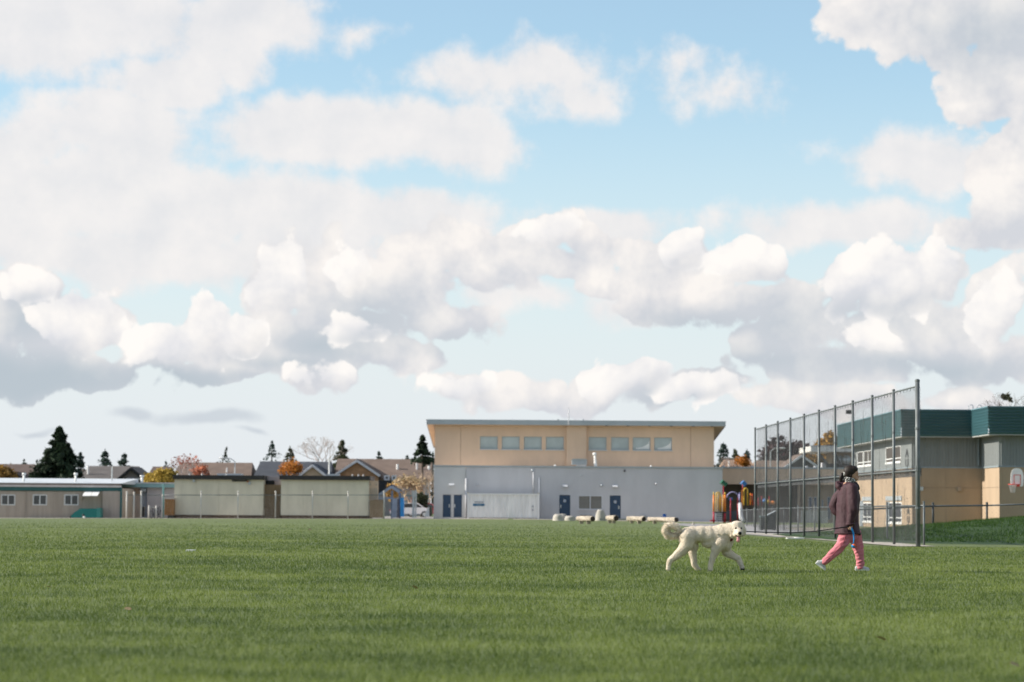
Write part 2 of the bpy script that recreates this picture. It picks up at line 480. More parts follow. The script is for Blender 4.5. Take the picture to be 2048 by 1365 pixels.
def sheet(name, mat, pts, lift, n=24):
    """thin surface laid on the ground between two edges given as (left, right) point pairs"""
    v = []; f = []
    rows = []
    for (a, b), (c, d) in zip(pts, pts[1:]):
        for k in range(n):
            t = k / n
            rows.append((Vector(a).lerp(Vector(c), t), Vector(b).lerp(Vector(d), t)))
    rows.append((Vector(pts[-1][0]), Vector(pts[-1][1])))
    for l, r in rows:
        for k in range(5):
            p = l.lerp(r, k / 4); v.append((p.x, p.y, gz1(p.x, p.y) + lift))
    for i in range(len(rows) - 1):
        for k in range(4): f.append((i * 5 + k, i * 5 + k + 1, (i + 1) * 5 + k + 1, (i + 1) * 5 + k))
    me = bpy.data.meshes.new(name); me.from_pydata(v, [], f); me.update()
    return structure(link(name, me, mat))
# strip of gravel in front of the cabins and school, school yard beyond
sheet('gravel_strip', M_GRAVEL, [((-60, 206, 0), (-60, 216, 0)), ((20, 216, 0), (20, 232, 0))], 0.006, 30)
sheet('yard', M_ASPHALT, [((-70, 216.2, 0), (-70, 262, 0)), ((60, 232.2, 0), (60, 262, 0))], 0.010, 30)
# asphalt path from the play area towards the ball fence, running on beyond it
sheet('path', M_ASPHALT, [((11.6, 190, 0), (24, 196, 0)), ((10.3, 128, 0), (15.5, 138, 0)), ((8.9, 101, 0), (13.5, 104, 0)), ((9.3, 84, 0), (13.0, 88, 0))], 0.014, 16)
# worn gravel edge under the tall fence
FN, FF = Vector((10.75, 64.0, 0)), Vector((9.98, 99.0, 0))     # near and far end of the tall fence
sheet('fence_gravel', M_GRAVEL, [((FN.x - 0.55, FN.y - 0.3, 0), (FN.x + 0.5, FN.y + 0.1, 0)), ((FF.x - 0.75, FF.y, 0), (FF.x + 1.4, FF.y, 0))], 0.018, 30)
sheet('bare_ground', M_EARTH, [((13.2, 104, 0), (30, 104, 0)), ((15.6, 139, 0), (26, 139, 0)), ((19, 158, 0), (26.4, 158, 0))], 0.008, 12)

# bank
bx = np.linspace(6.6, 64, 90); by = np.linspace(63.2, 119, 90)
BX, BY = np.meshgrid(bx, by)
BZ = gz(BX, BY) + bank_h(BX, BY) + 0.05 * np.array([[mnoise.noise((x * .5, y * .5, 0)) for x, y in zip(r, q)] for r, q in zip(BX, BY)]) * sstep(BY, 66, 74)
idx = np.arange(90 * 90).reshape(90, 90)
bf = np.stack([idx[:-1, :-1], idx[:-1, 1:], idx[1:, 1:], idx[1:, :-1]], -1).reshape(-1, 4)
structure(link('grass_bank', np_mesh('grass_bank', np.stack([BX, BY, BZ], -1).reshape(-1, 3), bf, 4), M_BANK, smooth=True))

def blades(name, mat, x, y, z, h, w, label):
    """one triangle per blade, leaning at random, laid over the lawn"""
    n = len(x)
    clump = np.array([mnoise.noise((a * 1.3, b * 1.3, 3.1)) for a, b in zip(x[::4], y[::4])]).repeat(4)[:n]
    h = h * (0.62 + 0.55 * RNG.random(n)) * (1 + 0.45 * clump)
    ang = RNG.random(n) * 2 * math.pi
    lean = (0.25 + 0.75 * RNG.random(n)) * h
    la = RNG.random(n) * 2 * math.pi + clump * 2
    ca, sa = np.cos(ang) * w / 2, np.sin(ang) * w / 2
    b0 = np.stack([x - ca, y - sa, z - 0.004], -1); b1 = np.stack([x + ca, y + sa, z - 0.004], -1)
    tp = np.stack([x + np.cos(la) * lean, y + np.sin(la) * lean, z + h], -1)
    v = np.stack([b0, b1, tp], 1).reshape(-1, 3)
    me = np_mesh(name, v, np.arange(3 * n).reshape(n, 3), 3)
    at = me.attributes.new('tint', 'FLOAT', 'FACE')
    at.data.foreach_set('value', np.clip(0.5 + 0.28 * RNG.standard_normal(n) + 0.25 * clump, 0, 1).astype(np.float32))
    o = link(name, me, mat, kind='stuff')
    o['label'] = label; o['category'] = 'grass'
    return o
NB = 720000
# evenly spread over the part of the field one looks down on, from the near edge to some 160 m away
vv = 1016 + 28 * (434 / 28) ** RNG.random(NB)
D = EYE * F / (vv - 1016)
D = D * (1 + 0.02 * RNG.standard_normal(NB))
xx = (RNG.random(NB) - 0.5) * 2 * (0.232 * D + 0.8)
keep = (RNG.random(NB) < 1 - 0.97 * sstep(D, 36, 160)) & ~((D > 63.8) & (xx > 9.2)) & ~((xx > 8.6) & (D > 82) )
D, xx = D[keep], xx[keep]
hh = np.maximum(0.044, D / F * 2.3); ww = np.maximum(0.0036, D / F * (1.05 - 0.4 * sstep(D, 40, 110)))
blades('field_grass', M_BLADE, xx, D, gz(xx, D), hh, ww, 'short mown green grass covering the wide playing field')
nb = 60000
bxx = 9.5 + RNG.random(nb) * 15; byy = 64.6 + 24 * RNG.random(nb) ** 1.3
bzz = gz(bxx, byy) + bank_h(bxx, byy)
kp = (bxx < 0.236 * byy) & (bzz > 0.02) & (bxx > 10.9)
blades('bank_grass', M_BANKB, bxx[kp], byy[kp], bzz[kp], np.full(kp.sum(), 0.085), np.full(kp.sum(), 0.017), 'longer dark green grass on the bank behind the ball fence')

# ------------------------------------------------------------------ colours of the buildings
M_GREY = pm('grey_paint', (0.53, 0.52, 0.535), 0.8, 0.045, 0.7, stretch=(1, 1, .4), fine=0.08)
M_GREYL = pm('light_grey_paint', (0.57, 0.56, 0.55), 0.8, 0.05, 0.5, fine=0.06)
M_PEACH = pm('peach_stucco', (0.72, 0.515, 0.37), 0.9, 0.05, 0.7, stretch=(1, 1, .4), fine=0.08)  # peach paint lightened to make up for the shade on these walls
M_PEACH_DIM = pm('peach_stucco_dim', (0.36, 0.27, 0.188), 0.9, 0.08, 0.8, stretch=(1, 1, .35), fine=0.10)  # same peach, with the block's dimmer light put into a darker tone
M_CAP = pm('grey_flashing', (0.38, 0.41, 0.43), 0.45, 0.06, 1.0, metal=0.2)
M_FASCIA = pm('roof_fascia_grey', (0.40, 0.43, 0.45), 0.5, 0.05, 0.6)
M_SOFFIT = pm('soffit_peach', (0.58, 0.44, 0.31), 0.8, 0.05, 1)
M_DARK = pm('dark_gap', (0.03, 0.03, 0.03), 0.9, 0.1)
M_NAVY = pm('navy_door_paint', (0.035, 0.065, 0.115), 0.45, 0.08, 1.5)
M_STEEL = pm('galvanised_steel', (0.50, 0.52, 0.53), 0.42, 0.12, 6, metal=0.55)
M_PIPE = pm('pale_painted_pipe', (0.58, 0.58, 0.60), 0.6, 0.06)
M_LOUVRE = pm('louvre_taupe', (0.36, 0.33, 0.29), 0.6, 0.06)
M_FRAMEL = pm('pale_window_frame', (0.60, 0.60, 0.60), 0.5, 0.05)
M_FROST = pm('frosted_pane', (0.42, 0.47, 0.465), 0.22, 0.10, 0.7, spec=0.6)
M_WHITE = pm('white_paint', (0.78, 0.77, 0.75), 0.55, 0.05)
M_BLACK = pm('black_plastic', (0.02, 0.02, 0.022), 0.5, 0.2)

# ------------------------------------------------------------------ gymnasium
YG = 226.0; YU = 230.0
gym = thing('school_gymnasium', 'two storey gymnasium with peach upper wall, grey lower wall and flat oversailing roof', 'building', (6, YG, -0.4))
lx0, lx1, _, lz1 = fr(868, 936, 1445, 936, YG)
lz0 = -0.6; lz1 = WZ(1156, 936, YG)
door_rects = [fr(884.5, 989, 924.5, 1036, YG), fr(1118.5, 990.5, 1140.5, 1037, YG), fr(1219.5, 991.5, 1241.5, 1039, YG)]
louv = fr(1156, 991, 1205, 1020, YG)
xj = WX(931, YG)
facade(MB(), lx0, xj - 0.02, lz0, lz1, YG - 0.03, 0.30, [door_rects[0]]).build('lower_wall', M_GREYL, gym)
facade(MB(), xj + 0.02, lx1, lz0, lz1, YG, 0.30, [door_rects[1], door_rects[2], louv]).build('lower_wall', M_GREY, gym)
core = MB(); core.box(lx0 + 0.05, lx1 - 0.05, YG + 0.31, YG + 24, lz0, lz1 - 0.25)
core.box(lx0 + 0.001, lx0 + 0.3, YG + 0.28, YG + 24, lz0, lz1 - 0.01); core.box(lx1 - 0.3, lx1 - 0.001, YG + 0.31, YG + 24, lz0, lz1 - 0.01)
core.build('wall_core', M_GREY, gym)
MB().box(lx0 + .31, lx1 - .31, YG + .33, YG + 23.9, lz1 - .245, lz1 - .12).build('roof_bounce_slab', pm('pale_roof_bounce', (.62, .60, .57), .95, .1, 2), gym)  # unseen pale roof slab, added to bounce light onto the upper wall
c = MB(); c.box(lx0 - 0.06, lx1 + 0.06, YG - 0.09, YG + 0.32, lz1 + 0.003, lz1 + 0.15)
c.box(lx1 - 0.3, lx1 + 0.06, YG + 0.32, YG + 24, lz1 + 0.003, lz1 + 0.15); c.build('parapet_cap', M_CAP, gym)
# doors
for i, (a, b, z0, z1) in enumerate(door_rects):
    leaves = [(a, (a + b) / 2 - 0.09), ((a + b) / 2 + 0.09, b)] if i == 0 else [(a, b)]
    for k, (p, q) in enumerate(leaves):
        d = MB().box(p + 0.05, q - 0.05, YG + 0.10, YG + 0.15, z0, z1 - 0.05).build('door', M_NAVY, gym)
        hx = (q - 0.18) if (i == 2 or (i == 0 and k == 0)) else (p + 0.14)
        MB().box(hx - 0.05, hx + 0.05, YG + 0.04, YG + 0.098, z0 + 0.95, z0 + 1.25).build('handle', M_STEEL, d)
        fm = MB(); frame_bars(fm, p - (0 if k == 0 else 0), q, z0, z1, YG + 0.06, YG + 0.17, 0.05); fm.build('door_frame', M_GREYL if i == 0 else M_NAVY, d)
        if i > 0:
            cx = (p + q) / 2; cz = z0 + 1.62
            MB().box(cx - 0.11, cx + 0.11, YG + 0.085, YG + 0.099, cz - 0.12, cz + 0.12).build('door_sign', M_FRAMEL, d)
            s = MB(); s.ball((cx, YG + 0.078, cz + 0.06), 0.03, 8, 6); s.box(cx - 0.035, cx + 0.035, YG + 0.074, YG + 0.083, cz - 0.09, cz + 0.03)
            s.build('door_sign_symbol', pm('sign_blue', (0.05, 0.16, 0.42), 0.5), d)
MB().box((door_rects[0][0] + door_rects[0][1]) / 2 - 0.09, (door_rects[0][0] + door_rects[0][1]) / 2 + 0.09, YG + 0.03, YG + 0.2, door_rects[0][2], door_rects[0][3]).build('door_post', M_GREYL, gym)
# louvred vent
a, b, z0, z1 = louv
lv = frame_bars(MB(), a, b, z0, z1, YG - 0.03, YG + 0.12, 0.09, 1).build('vent', M_PIPE, gym)
mid = (a + b) / 2
for p, q in ((a + 0.09, mid - 0.045), (mid + 0.045, b - 0.09)):
    s = MB(); n = 11
    for k in range(n):
        z = z0 + 0.1 + (z1 - z0 - 0.2) * k / n
        s.quad((p, YG + 0.02, z), (q, YG + 0.02, z), (q, YG + 0.1, z + 0.09), (p, YG + 0.1, z + 0.09))
    s.quad((p, YG + 0.14, z0), (q, YG + 0.14, z0), (q, YG + 0.14, z1), (p, YG + 0.14, z1))
    s.build('louvre', M_LOUVRE, lv)
MB().box(a - 0.08, b + 0.08, YG - 0.14, YG - 0.031, z0 - 0.08, z0 + 0.005).build('sill', M_GREY, lv)
# lamps, fittings and pipes on the grey wall
for (u, v) in ((903, 970), (1130, 972.5), (1230, 973)):
    x0, x1, z0, z1 = fr(u - 5.2, v - 2.6, u + 5.2, v + 2.0, YG)
    l = MB().prism([(YG - 0.004, z1), (YG - 0.14, z1), (YG - 0.3, z0 + 0.05), (YG - 0.3, z0), (YG - 0.004, z0)], 'x', x0, x1).build('wall_lamp', M_PIPE, gym)
    MB().box(x0 + 0.05, x1 - 0.05, YG - 0.27, YG - 0.03, z0 - 0.05, z0 - 0.002).build('lens', M_FRAMEL, l)
for (u, v, r, m) in ((955, 969, .09, M_PIPE), (1203, 971, .13, M_CAP), (1312, 967.5, .10, M_PIPE), (1162, 950.5, .06, M_CAP), (1249, 941.5, .10, M_BLACK), (1065, 940.5, .13, M_CAP)):
    p = W(u, v, YG)
    f = MB(); f.tube([(p.x, YG - 0.004, p.z), (p.x, YG - 0.13, p.z)], r * 0.7, 10); f.ball((p.x, YG - 0.15, p.z - 0.03), r, 10, 6); f.build('fixture', m, gym, smooth=True)
for (u, v0, v1, r) in ((932, 957, 1036, .085), (1066.5, 940, 987, .055), (1078, 956, 1037, .075)):
    x = WX(u, YG - .13); z1, z0 = WZ(u, v0, YG), WZ(u, v1, YG)
    p = MB().tube([(x, YG - 0.16, z0), (x, YG - 0.16, z1)], r, 10).build('downpipe', M_PIPE, gym, smooth=True)
    for k in range(3): MB().box(x - r - .03, x + r + .03, YG - 0.16 + r * .3, YG - 0.003, z0 + (z1 - z0) * (0.15 + 0.35 * k), z0 + (z1 - z0) * (0.15 + 0.35 * k) + .05).build('bracket', M_CAP, p)
# upper storey
ux0, ux1 = WX(869.5, YU, 900), WX(1428, YU, 900)
uz0 = lz1 - 0.3
zf = WZ(1150, 851, YU); zb = zf - 1.55; YB = YU + 19.0
wins = [fr(u0, v0, u0 + 35.5, v0 + 25.5, YU) for u0, v0 in ((960, 872.7), (1003.8, 873.2), (1048, 873.5), (1092, 874), (1177.5, 875), (1222.3, 875.3), (1265.5, 875.8), (1308.5, 876))]
zs0, zs1 = min(w[2] for w in wins), max(w[3] for w in wins)
wins = [(a, b, zs0 + 0.02, zs1 - 0.02) for a, b, c, d in wins]
px0, px1 = WX(1132.5, YU), WX(1172, YU)
j1, j2 = WX(920.5, YU), WX(1381, YU)
for a, b in ((ux0, j1 - .015), (j1 + .015, px0 - 0.003), (px1 + .003, j2 - .015), (j2 + .015, ux1)):
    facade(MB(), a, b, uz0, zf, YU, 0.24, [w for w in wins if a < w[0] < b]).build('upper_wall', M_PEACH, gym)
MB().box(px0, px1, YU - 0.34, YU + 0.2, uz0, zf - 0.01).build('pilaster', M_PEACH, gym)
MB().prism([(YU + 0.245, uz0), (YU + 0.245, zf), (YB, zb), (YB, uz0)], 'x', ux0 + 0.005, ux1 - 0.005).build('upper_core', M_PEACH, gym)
for i, (a, b, z0, z1) in enumerate(wins):
    f = frame_bars(MB(), a, b, z0, z1, YU + 0.09, YU + 0.16, 0.06).build('window', M_CAP, gym)
    MB().box(a + 0.05, b - 0.05, YU + 0.125, YU + 0.14, z0 + 0.05, z1 - 0.05).build('pane', M_FROST, f)
    if i < 4 and i > 0:
        MB().box(a - 0.1, b + 0.1, YU - 0.1, YU + 0.085, z0 - 0.08, z0).build('sill', M_FRAMEL, f)
    else:
        MB().box(a - 0.02, b + 0.1, YU - 0.1, YU + 0.085, z0 - 0.08, z0).build('sill', M_FRAMEL, f)
    if i >= 6:      # torn blind behind the last panes
        zz = z0 + 0.1
        t = MB().prism([(b - 0.08, zz), (b - 0.08, zz + 0.85), (b - 0.25, zz + 0.5), (b - 0.5, zz + 0.34), (b - 0.85, zz + 0.2), (a + 0.3, zz + 0.1), (a + 0.3, zz)], 'y', YU + 0.112, YU + 0.122)
        t.build('torn_blind', M_WHITE, f)
# roof with deep overhang, falling to the rear
rx0, rx1 = WX(853, YU - .9, 845), WX(1451.5, YU - .9, 848)
zt = WZ(1150, 842.5, YU - .9); th = 0.37; zr = zt - 1.75
roof = MB().prism([(YU - .8, zt - th), (YU - .8, zt - 0.02), (YB + 1.4, zr - 0.02), (YB + 1.4, zr - th)], 'x', rx0 + 0.08, rx1 - 0.08).build('roof', M_SOFFIT, gym)
MB().box(rx0, rx1, YU - .90, YU - .803, zt - th - 0.03, zt + 0.02).build('fascia', M_FASCIA, roof)
for x, w in ((rx0, 0.075), (rx1 - 0.075, 0.075)):
    MB().prism([(YU - .8, zt - th - 0.03), (YU - .8, zt + 0.02), (YB + 1.4, zr + 0.02), (YB + 1.4, zr - th - 0.03)], 'x', x, x + w).build('fascia', M_FASCIA, roof)
MB().prism([(YU - .9, zt + 0.024), (YU - .9, zt + 0.07), (YB + 1.45, zr + 0.07), (YB + 1.45, zr + 0.024)], 'x', rx0 - 0.03, rx1 + 0.03).build('roof_flashing', M_STEEL, roof)
for u in (1213, 1256, 1299, 1343, 1387, 1425):
    x = WX(u, YU - 1); MB().box(x - 0.12, x + 0.12, YU - .7, YU - 0.35, zt - th - 0.07, zt - th + 0.02).build('soffit_light', M_BLACK, roof)
ax = WX(1136.5, YU - 1.0)
am = MB(); am.tube([(ax, YU - .98, zt - 0.35), (ax, YU - .98, zt + 1.25)], 0.035, 6); am.tube([(ax, YU - .98, zt + 0.45), (ax, YU - .98, zt + 0.55)], 0.06, 6); am.build('antenna', M_PIPE, gym)
for u in (1115, 1165):
    x = WX(u, YU); MB().tube([(x, YU, zt - .1), (x, YU, zt + 0.2)], 0.10, 8).build('roof_vent', M_CAP, gym)
# plant on the lower roof
zl = lz1 + 0.02
x0, x1, z0, z1 = fr(1143.5, 919, 1173.5, 930, YG + 2)
hood = MB(); hood.box(x0, x1, YG + 1.2, YG + 2.6, z0, z1 - .1); hood.prism([(x0 - .06, z1 - .098), (x1 + .06, z1 - .098), (x1 - .1, z1 + .02), (x0 + .1, z1 + .02)], 'y', YG + 1.15, YG + 2.65)
h = hood.build('exhaust_hood', M_CAP, gym)
MB().box(x0 + 0.42, x1 - 0.05, YG + 1.35, YG + 2.5, zl - .25, z0 - 0.003).build('hood_base', M_PIPE, h)
gx = WX(1189.5, YG + 1.5); gt = WZ(1189, 907, YG + 1.5)
g = MB(); g.tube([(gx + .1, YG + 1.5, zl - .3), (gx + .05, YG + 1.5, zl + 0.3), (gx + .02, YG + 1.5, gt - .5), (gx - .02, YG + 1.5, gt - .2)], [.17, .15, .11, .11], 10); g.ball((gx - .04, YG + 1.45, gt - .08), (.19, .19, .16), 12, 8)
g.build('flue', M_WHITE, gym, smooth=True)
for u in (1110, 1302):
    p = W(u, 932.5, YG + .2); MB().ball((p.x, YG + .12, lz1 + .18), .1, 8, 6).build('roof_lamp', M_WHITE, gym)

# ------------------------------------------------------------------ white shipping container
YC = 222.6
M_CONT = pm('container_white', (0.80, 0.785, 0.775), 0.6, 0.10, 1.2, stretch=(3, 3, .4), fine=0.12)
x0, x1, z0, z1 = fr(934.5, 988, 1078.5, 1037, YC)
z0 = gz1(x0, YC) - 0.03
ct = thing('shipping_container', 'white corrugated steel shipping container with small blue logo against grey wall', 'container', ((x0 + x1) / 2, YC, z0))
w = MB(); n = 19; dx_ = (x1 - x0 - 0.36) / n; xa = x0 + 0.18
prof = []
for k in range(n):
    prof += [(xa + dx_ * k, 0.05), (xa + dx_ * (k + .34), 0.05), (xa + dx_ * (k + .5), 0.10), (xa + dx_ * (k + .84), 0.10)]
prof.append((xa + dx_ * n, 0.05))
for p, q in zip(prof, prof[1:]):
    w.quad((p[0], YC + p[1], z0 + 0.14), (q[0], YC + q[1], z0 + 0.14), (q[0], YC + q[1], z1 - 0.12), (p[0], YC + p[1], z1 - 0.12))
w.build('corrugated_side', M_CONT, ct)
b = MB(); b.box(x0 + .02, x1 - .02, YC + 0.12, YC + 2.42, z0 + .1, z1 - .03); b.build('body', M_CONT, ct)
for x in (x0, x1 - 0.16): MB().box(x, x + 0.16, YC - 0.01, YC + 0.118, z0, z1 - 0.121).build('corner_post', M_CONT, ct)
MB().box(x0 - 0.01, x1 + 0.01, YC - 0.03, YC + 0.118, z1 - 0.12, z1 + .02).build('top_rail', M_WHITE, ct)
MB().box(x0 + 0.165, x1 - 0.165, YC - 0.005, YC + 0.118, z0, z0 + 0.138).build('bottom_rail', pm('rail_rust', (0.50, 0.44, 0.37), .8, .2, 2), ct)
for x in (x0 - .015, x1 - 0.165): MB().box(x, x + 0.18, YC - 0.035, YC + 0.1, z1 + .022, z1 + 0.10).build('corner_casting', pm('casting', (0.55, 0.50, 0.40), .8), ct)
# logo: a small grey line of lettering above a blue lozenge, light in its middle
M_LOGO = pm('logo_blue', (0.03, 0.13, 0.24), 0.5); M_LOGO2 = pm('logo_light_blue', (0.16, 0.28, 0.38), 0.5); M_LET = pm('logo_grey', (0.30, 0.31, 0.36), 0.6)
a_, b_, c_, d_ = fr(945.5, 1008, 969.5, 1012.5, YC)
lg = MB(); r_ = (d_ - c_) / 2
pts = [(a_ + r_ + r_ * math.cos(t), (c_ + d_) / 2 + r_ * math.sin(t)) for t in np.linspace(math.pi / 2, 3 * math.pi / 2, 8)] + [(b_ - r_ + r_ * math.cos(t), (c_ + d_) / 2 + r_ * math.sin(t)) for t in np.linspace(-math.pi / 2, math.pi / 2, 8)]
lo = lg.prism(pts, 'y', YC + 0.035, YC + 0.046).build('logo', M_LOGO, ct)
MB().box(a_ + .38, b_ - .36, YC + 0.026, YC + 0.034, c_ + .06, d_ - .05).build('logo_centre', M_LOGO2, lo)
a_, b_, c_, d_ = fr(950, 1002.6, 967.5, 1006.2, YC)
lt = MB(); k = 0
for i, wd in enumerate((.07, .05, .08, .05, .06, .08, .05, .07, .05)):
    lt.box(a_ + k, a_ + k + wd * .8, YC + .035, YC + .046, c_, d_ - (0.04 if i % 2 else 0)); k += wd + .027
lt.build('logo_lettering', M_LET, ct)
for v in (1013.4, 1020.5):
    p = W(1065.5, v, YC); MB().box(p.x - .06, p.x + .06, YC + .02, YC + .046, p.z - .07, p.z + .07).build('lock_patch', M_LET, ct)

# ------------------------------------------------------------------ link wing behind the play area
YL = 236.0
link_w = thing('school_link_wing', 'single storey peach school wing with deep covered walkway between gymnasium and teal roofed block', 'building', (26, YL, -0.4))
a, b = WX(1440, YL), WX(1722, YL)
zt_, zb_ = WZ(1560, 938, YL), WZ(1560, 969.5, YL)
MB().box(a, b, YL, YL + 12, zb_, zt_).build('walkway_fascia', M_PEACH, link_w)  # lighter peach copy, lifts this band out of the gymnasium's shadow
MB().box(a - .02, b + .05, YL - .06, YL + 12, zt_ + .003, zt_ + 0.16).build('parapet_cap', M_CAP, link_w)
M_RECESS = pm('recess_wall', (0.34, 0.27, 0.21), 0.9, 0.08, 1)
xm = WX(1598, YL + 3)
win_l = [fr(1617, 994, 1625, 1020, YL + 1), fr(1627.5, 994, 1634, 1020, YL + 1), fr(1643, 1000, 1647, 1014, YL + 1), fr(1655, 994, 1661, 1040, YL + 1)]
facade(MB(), xm, b, -0.7, zb_ - .004, YL + 1.0, 0.2, win_l).build('wall', M_PEACH_DIM, link_w)
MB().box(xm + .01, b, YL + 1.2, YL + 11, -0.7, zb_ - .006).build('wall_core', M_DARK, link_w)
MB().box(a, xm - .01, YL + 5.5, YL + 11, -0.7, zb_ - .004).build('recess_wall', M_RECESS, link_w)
M_WBLUE = glass_mat('blue_window_glass', (0.10, 0.14, 0.20)); M_SKYW = glass_mat('dark_glass', (0.045, 0.05, 0.055))
for k, (p, q, z0, z1) in enumerate(win_l):
    f = frame_bars(MB(), p, q, z0, z1, YL + 1.05, YL + 1.12, 0.06).build('door' if k == 3 else 'window', M_FRAMEL if k < 2 else M_CAP, link_w)
    MB().box(p + .05, q - .05, YL + 1.09, YL + 1.11, z0 + .05, z1 - .05).build('pane', M_WBLUE, f)
for u in (1556, 1598):
    x = WX(u, YL + .3); MB().box(x - .14, x + .14, YL + .2, YL + .48, -.7, zb_ - .002).build('column', M_PEACH_DIM, link_w)
MB().box(WX(1602, YL - 9), WX(1656, YL - 9), YL - 9, YL - 8.7, -0.8, WZ(1630, 1021, YL - 9)).build('ramp_wall', M_CONC, link_w)
for u, v, s in ((1446, 935, .35), (1504, 934, .35), (1613, 932, .4), (1630, 934, .3)):
    p = W(u, v, YL + 4); MB().tube([(p.x, YL + 4, zt_ - .1), (p.x, YL + 4, zt_ + .35)], .16, 8).build('roof_vent', M_PIPE, link_w)
# raised clerestory canopy with raking struts and plant on the wing's roof
YK = 250.0
can = thing('roof_canopy', 'pale flat roofed clerestory with raking dark struts above the peach wing', 'roof canopy', (WX(1660, YK), YK, zt_))
a, b, z0, z1 = fr(1617, 894, 1712, 904.5, YK)
MB().box(a, b, YK - 2, YK + 8, z0, z1).build('slab', pm('canopy_white', (0.62, 0.60, 0.56), .7), can)
MB().box(a - .05, b, YK - 2.06, YK - 2.003, z1 - .02, z1 + .08).build('drip_edge', M_CAP, can)
zz = zt_ - 0.2
MB().box(WX(1662, YK + 2), b, YK + 1, YK + 6, zz, z0 - .003).build('clerestory_wall', M_PEACH_DIM, can)
for u0, u1 in ((1637, 1657), (1667, 1683)):
    MB().bar(W(u0, 906, YK - 1), W(u1, 932, YK - 1), .28).build('strut', pm('strut_dark', (0.09, 0.09, 0.09), .6), can)
for u in (1676, 1690.5):
    p = W(u, 921, YK - .5); d = MB(); d.tube([(p.x, YK - .3, p.z), (p.x + .1, YK - .9, p.z + .05)], .28, 12, r1=.48); d.build('roof_fan', M_STEEL, can, smooth=True)
MB().box(WX(1643, YK), WX(1651, YK), YK - .5, YK + .5, zz, WZ(1647, 926, YK)).build('plant_unit', M_PIPE, can)
MB().box(WX(1652, YK), WX(1700, YK), YK + .2, YK + .8, zz, WZ(1670, 928, YK)).build('plant_screen', pm('screen_dark', (0.08, .085, .09), .7), can)

# ------------------------------------------------------------------ teal roofed block on the right
YR = 160.0
XR = WX(1824, YR, 980); XR2 = WX(1964, YR, 980); YF = 154.3
zp1, zp0 = WZ(1824, 821, YR - .8), WZ(1824, 873, YR - .8)
zg = WZ(1824, 936.5, YR); zlow = -0.9
XE = 60.0; YBK = 187.5
blk = thing('classroom_block', 'two storey classroom block with teal ribbed parapet, grey ribbed upper wall and peach base', 'building', (XR, YR, -0.4))
M_TEAL = pm('teal_metal', (0.036, 0.096, 0.112), 0.42, 0.08, .6, stretch=(.3, .3, 4), spec=.5)
M_RIB = pm('grey_ribbed_metal', (0.20, 0.215, 0.215), 0.5, 0.06, .8, stretch=(4, 4, .3))
M_SILL = pm('grey_sill_flashing', (0.22, 0.26, 0.28), 0.5)
# plan of the outer walls, seen from above: back along the left face, forward, in front
def wall_run(pts, z0, z1):
    mb = MB()
    for (p, q) in zip(pts, pts[1:]): mb.quad((p[0], p[1], z0), (q[0], q[1], z0), (q[0], q[1], z1), (p[0], p[1], z1))
    return mb
def ribbed_run(pts, z0, z1, step=0.2, dep=0.03):
    """vertical ribs along a wall"""
    mb = MB()
    for (p, q) in zip(pts, pts[1:]):
        p, q = Vector((*p, 0)), Vector((*q, 0)); L = (q - p).length; d = (q - p) / L; nrm = Vector((d.y, -d.x, 0))
        n = int(L / step); pr = []
        for k in range(n):
            t = L * k / n; s_ = L / n
            pr += [(t, 0), (t + s_ * .55, 0), (t + s_ * .65, dep), (t + s_ * .9, dep)]
        pr.append((L, 0))
        for (t0, o0), (t1, o1) in zip(pr, pr[1:]):
            a = p + d * t0 + nrm * o0; b_ = p + d * t1 + nrm * o1
            mb.quad((a.x, a.y, z0), (b_.x, b_.y, z0), (b_.x, b_.y, z1), (a.x, a.y, z1))
    return mb
def boards_run(pts, z0, z1, n=9, dep=0.075):
    """horizontal ribs along a parapet"""
    mb = MB()
    for (p, q) in zip(pts, pts[1:]):
        p, q = Vector((*p, 0)), Vector((*q, 0)); d = (q - p).normalized(); nrm = Vector((d.y, -d.x, 0)); h = (z1 - z0) / n
        for k in range(n):
            za = z0 + h * k
            for (a, o0, b_, o1) in ((za, 0, za + h * .72, dep), (za + h * .72, dep, za + h * .8, 0), (za + h * .8, 0, za + h, 0)):
                A, B = nrm * o0, nrm * o1
                mb.quad((p + A) + Vector((0, 0, a)), (q + A) + Vector((0, 0, a)), (q + B) + Vector((0, 0, b_)), (p + B) + Vector((0, 0, b_)))
    return mb
front = [(XR, YR), (XR2, YR), (XR2, YF), (XE, YF)]
left = [(XR, YBK), (XR, YR)]
# left face with windows is cut out of the wall: openings as (y far, y near, z0, z1)
def yof(u): return XR * F / (u - 1024) * 1.0
def zat(u, v): return WZ(u, v, yof(u))
lw_up = [(yof(1727.5), yof(1716)), (yof(1746.5), yof(1729)), (yof(1803), yof(1772.5))]
lw_lo = [(yof(1744), yof(1727)), (yof(1804), yof(1774))]
M_WHITEF = pm('white_window_frame', (0.74, 0.74, 0.73), .5)
def side_facade(mb, y0, y1, z0, z1, X, depth, holes):
    ys_ = sorted({y0, y1, *[h[0] for h in holes], *[h[1] for h in holes]}); zs_ = sorted({z0, z1, *[h[2] for h in holes], *[h[3] for h in holes]})
    for a, b in zip(ys_, ys_[1:]):
        for c, d in zip(zs_, zs_[1:]):
            if any(h[0] < (a + b) / 2 < h[1] and h[2] < (c + d) / 2 < h[3] for h in holes): continue
            mb.quad((X, b, c), (X, a, c), (X, a, d), (X, b, d))
    for a, b, c, d in holes:
        e = X + depth
        mb.quad((X, a, c), (e, a, c), (e, a, d), (X, a, d)); mb.quad((X, b, c), (X, b, d), (e, b, d), (e, b, c))
        mb.quad((X, a, d), (e, a, d), (e, b, d), (X, b, d)); mb.quad((X, a, c), (X, b, c), (e, b, c), (e, a, c))
    return mb
zu0, zu1 = zat(1788, 925.5), zat(1788, 893)
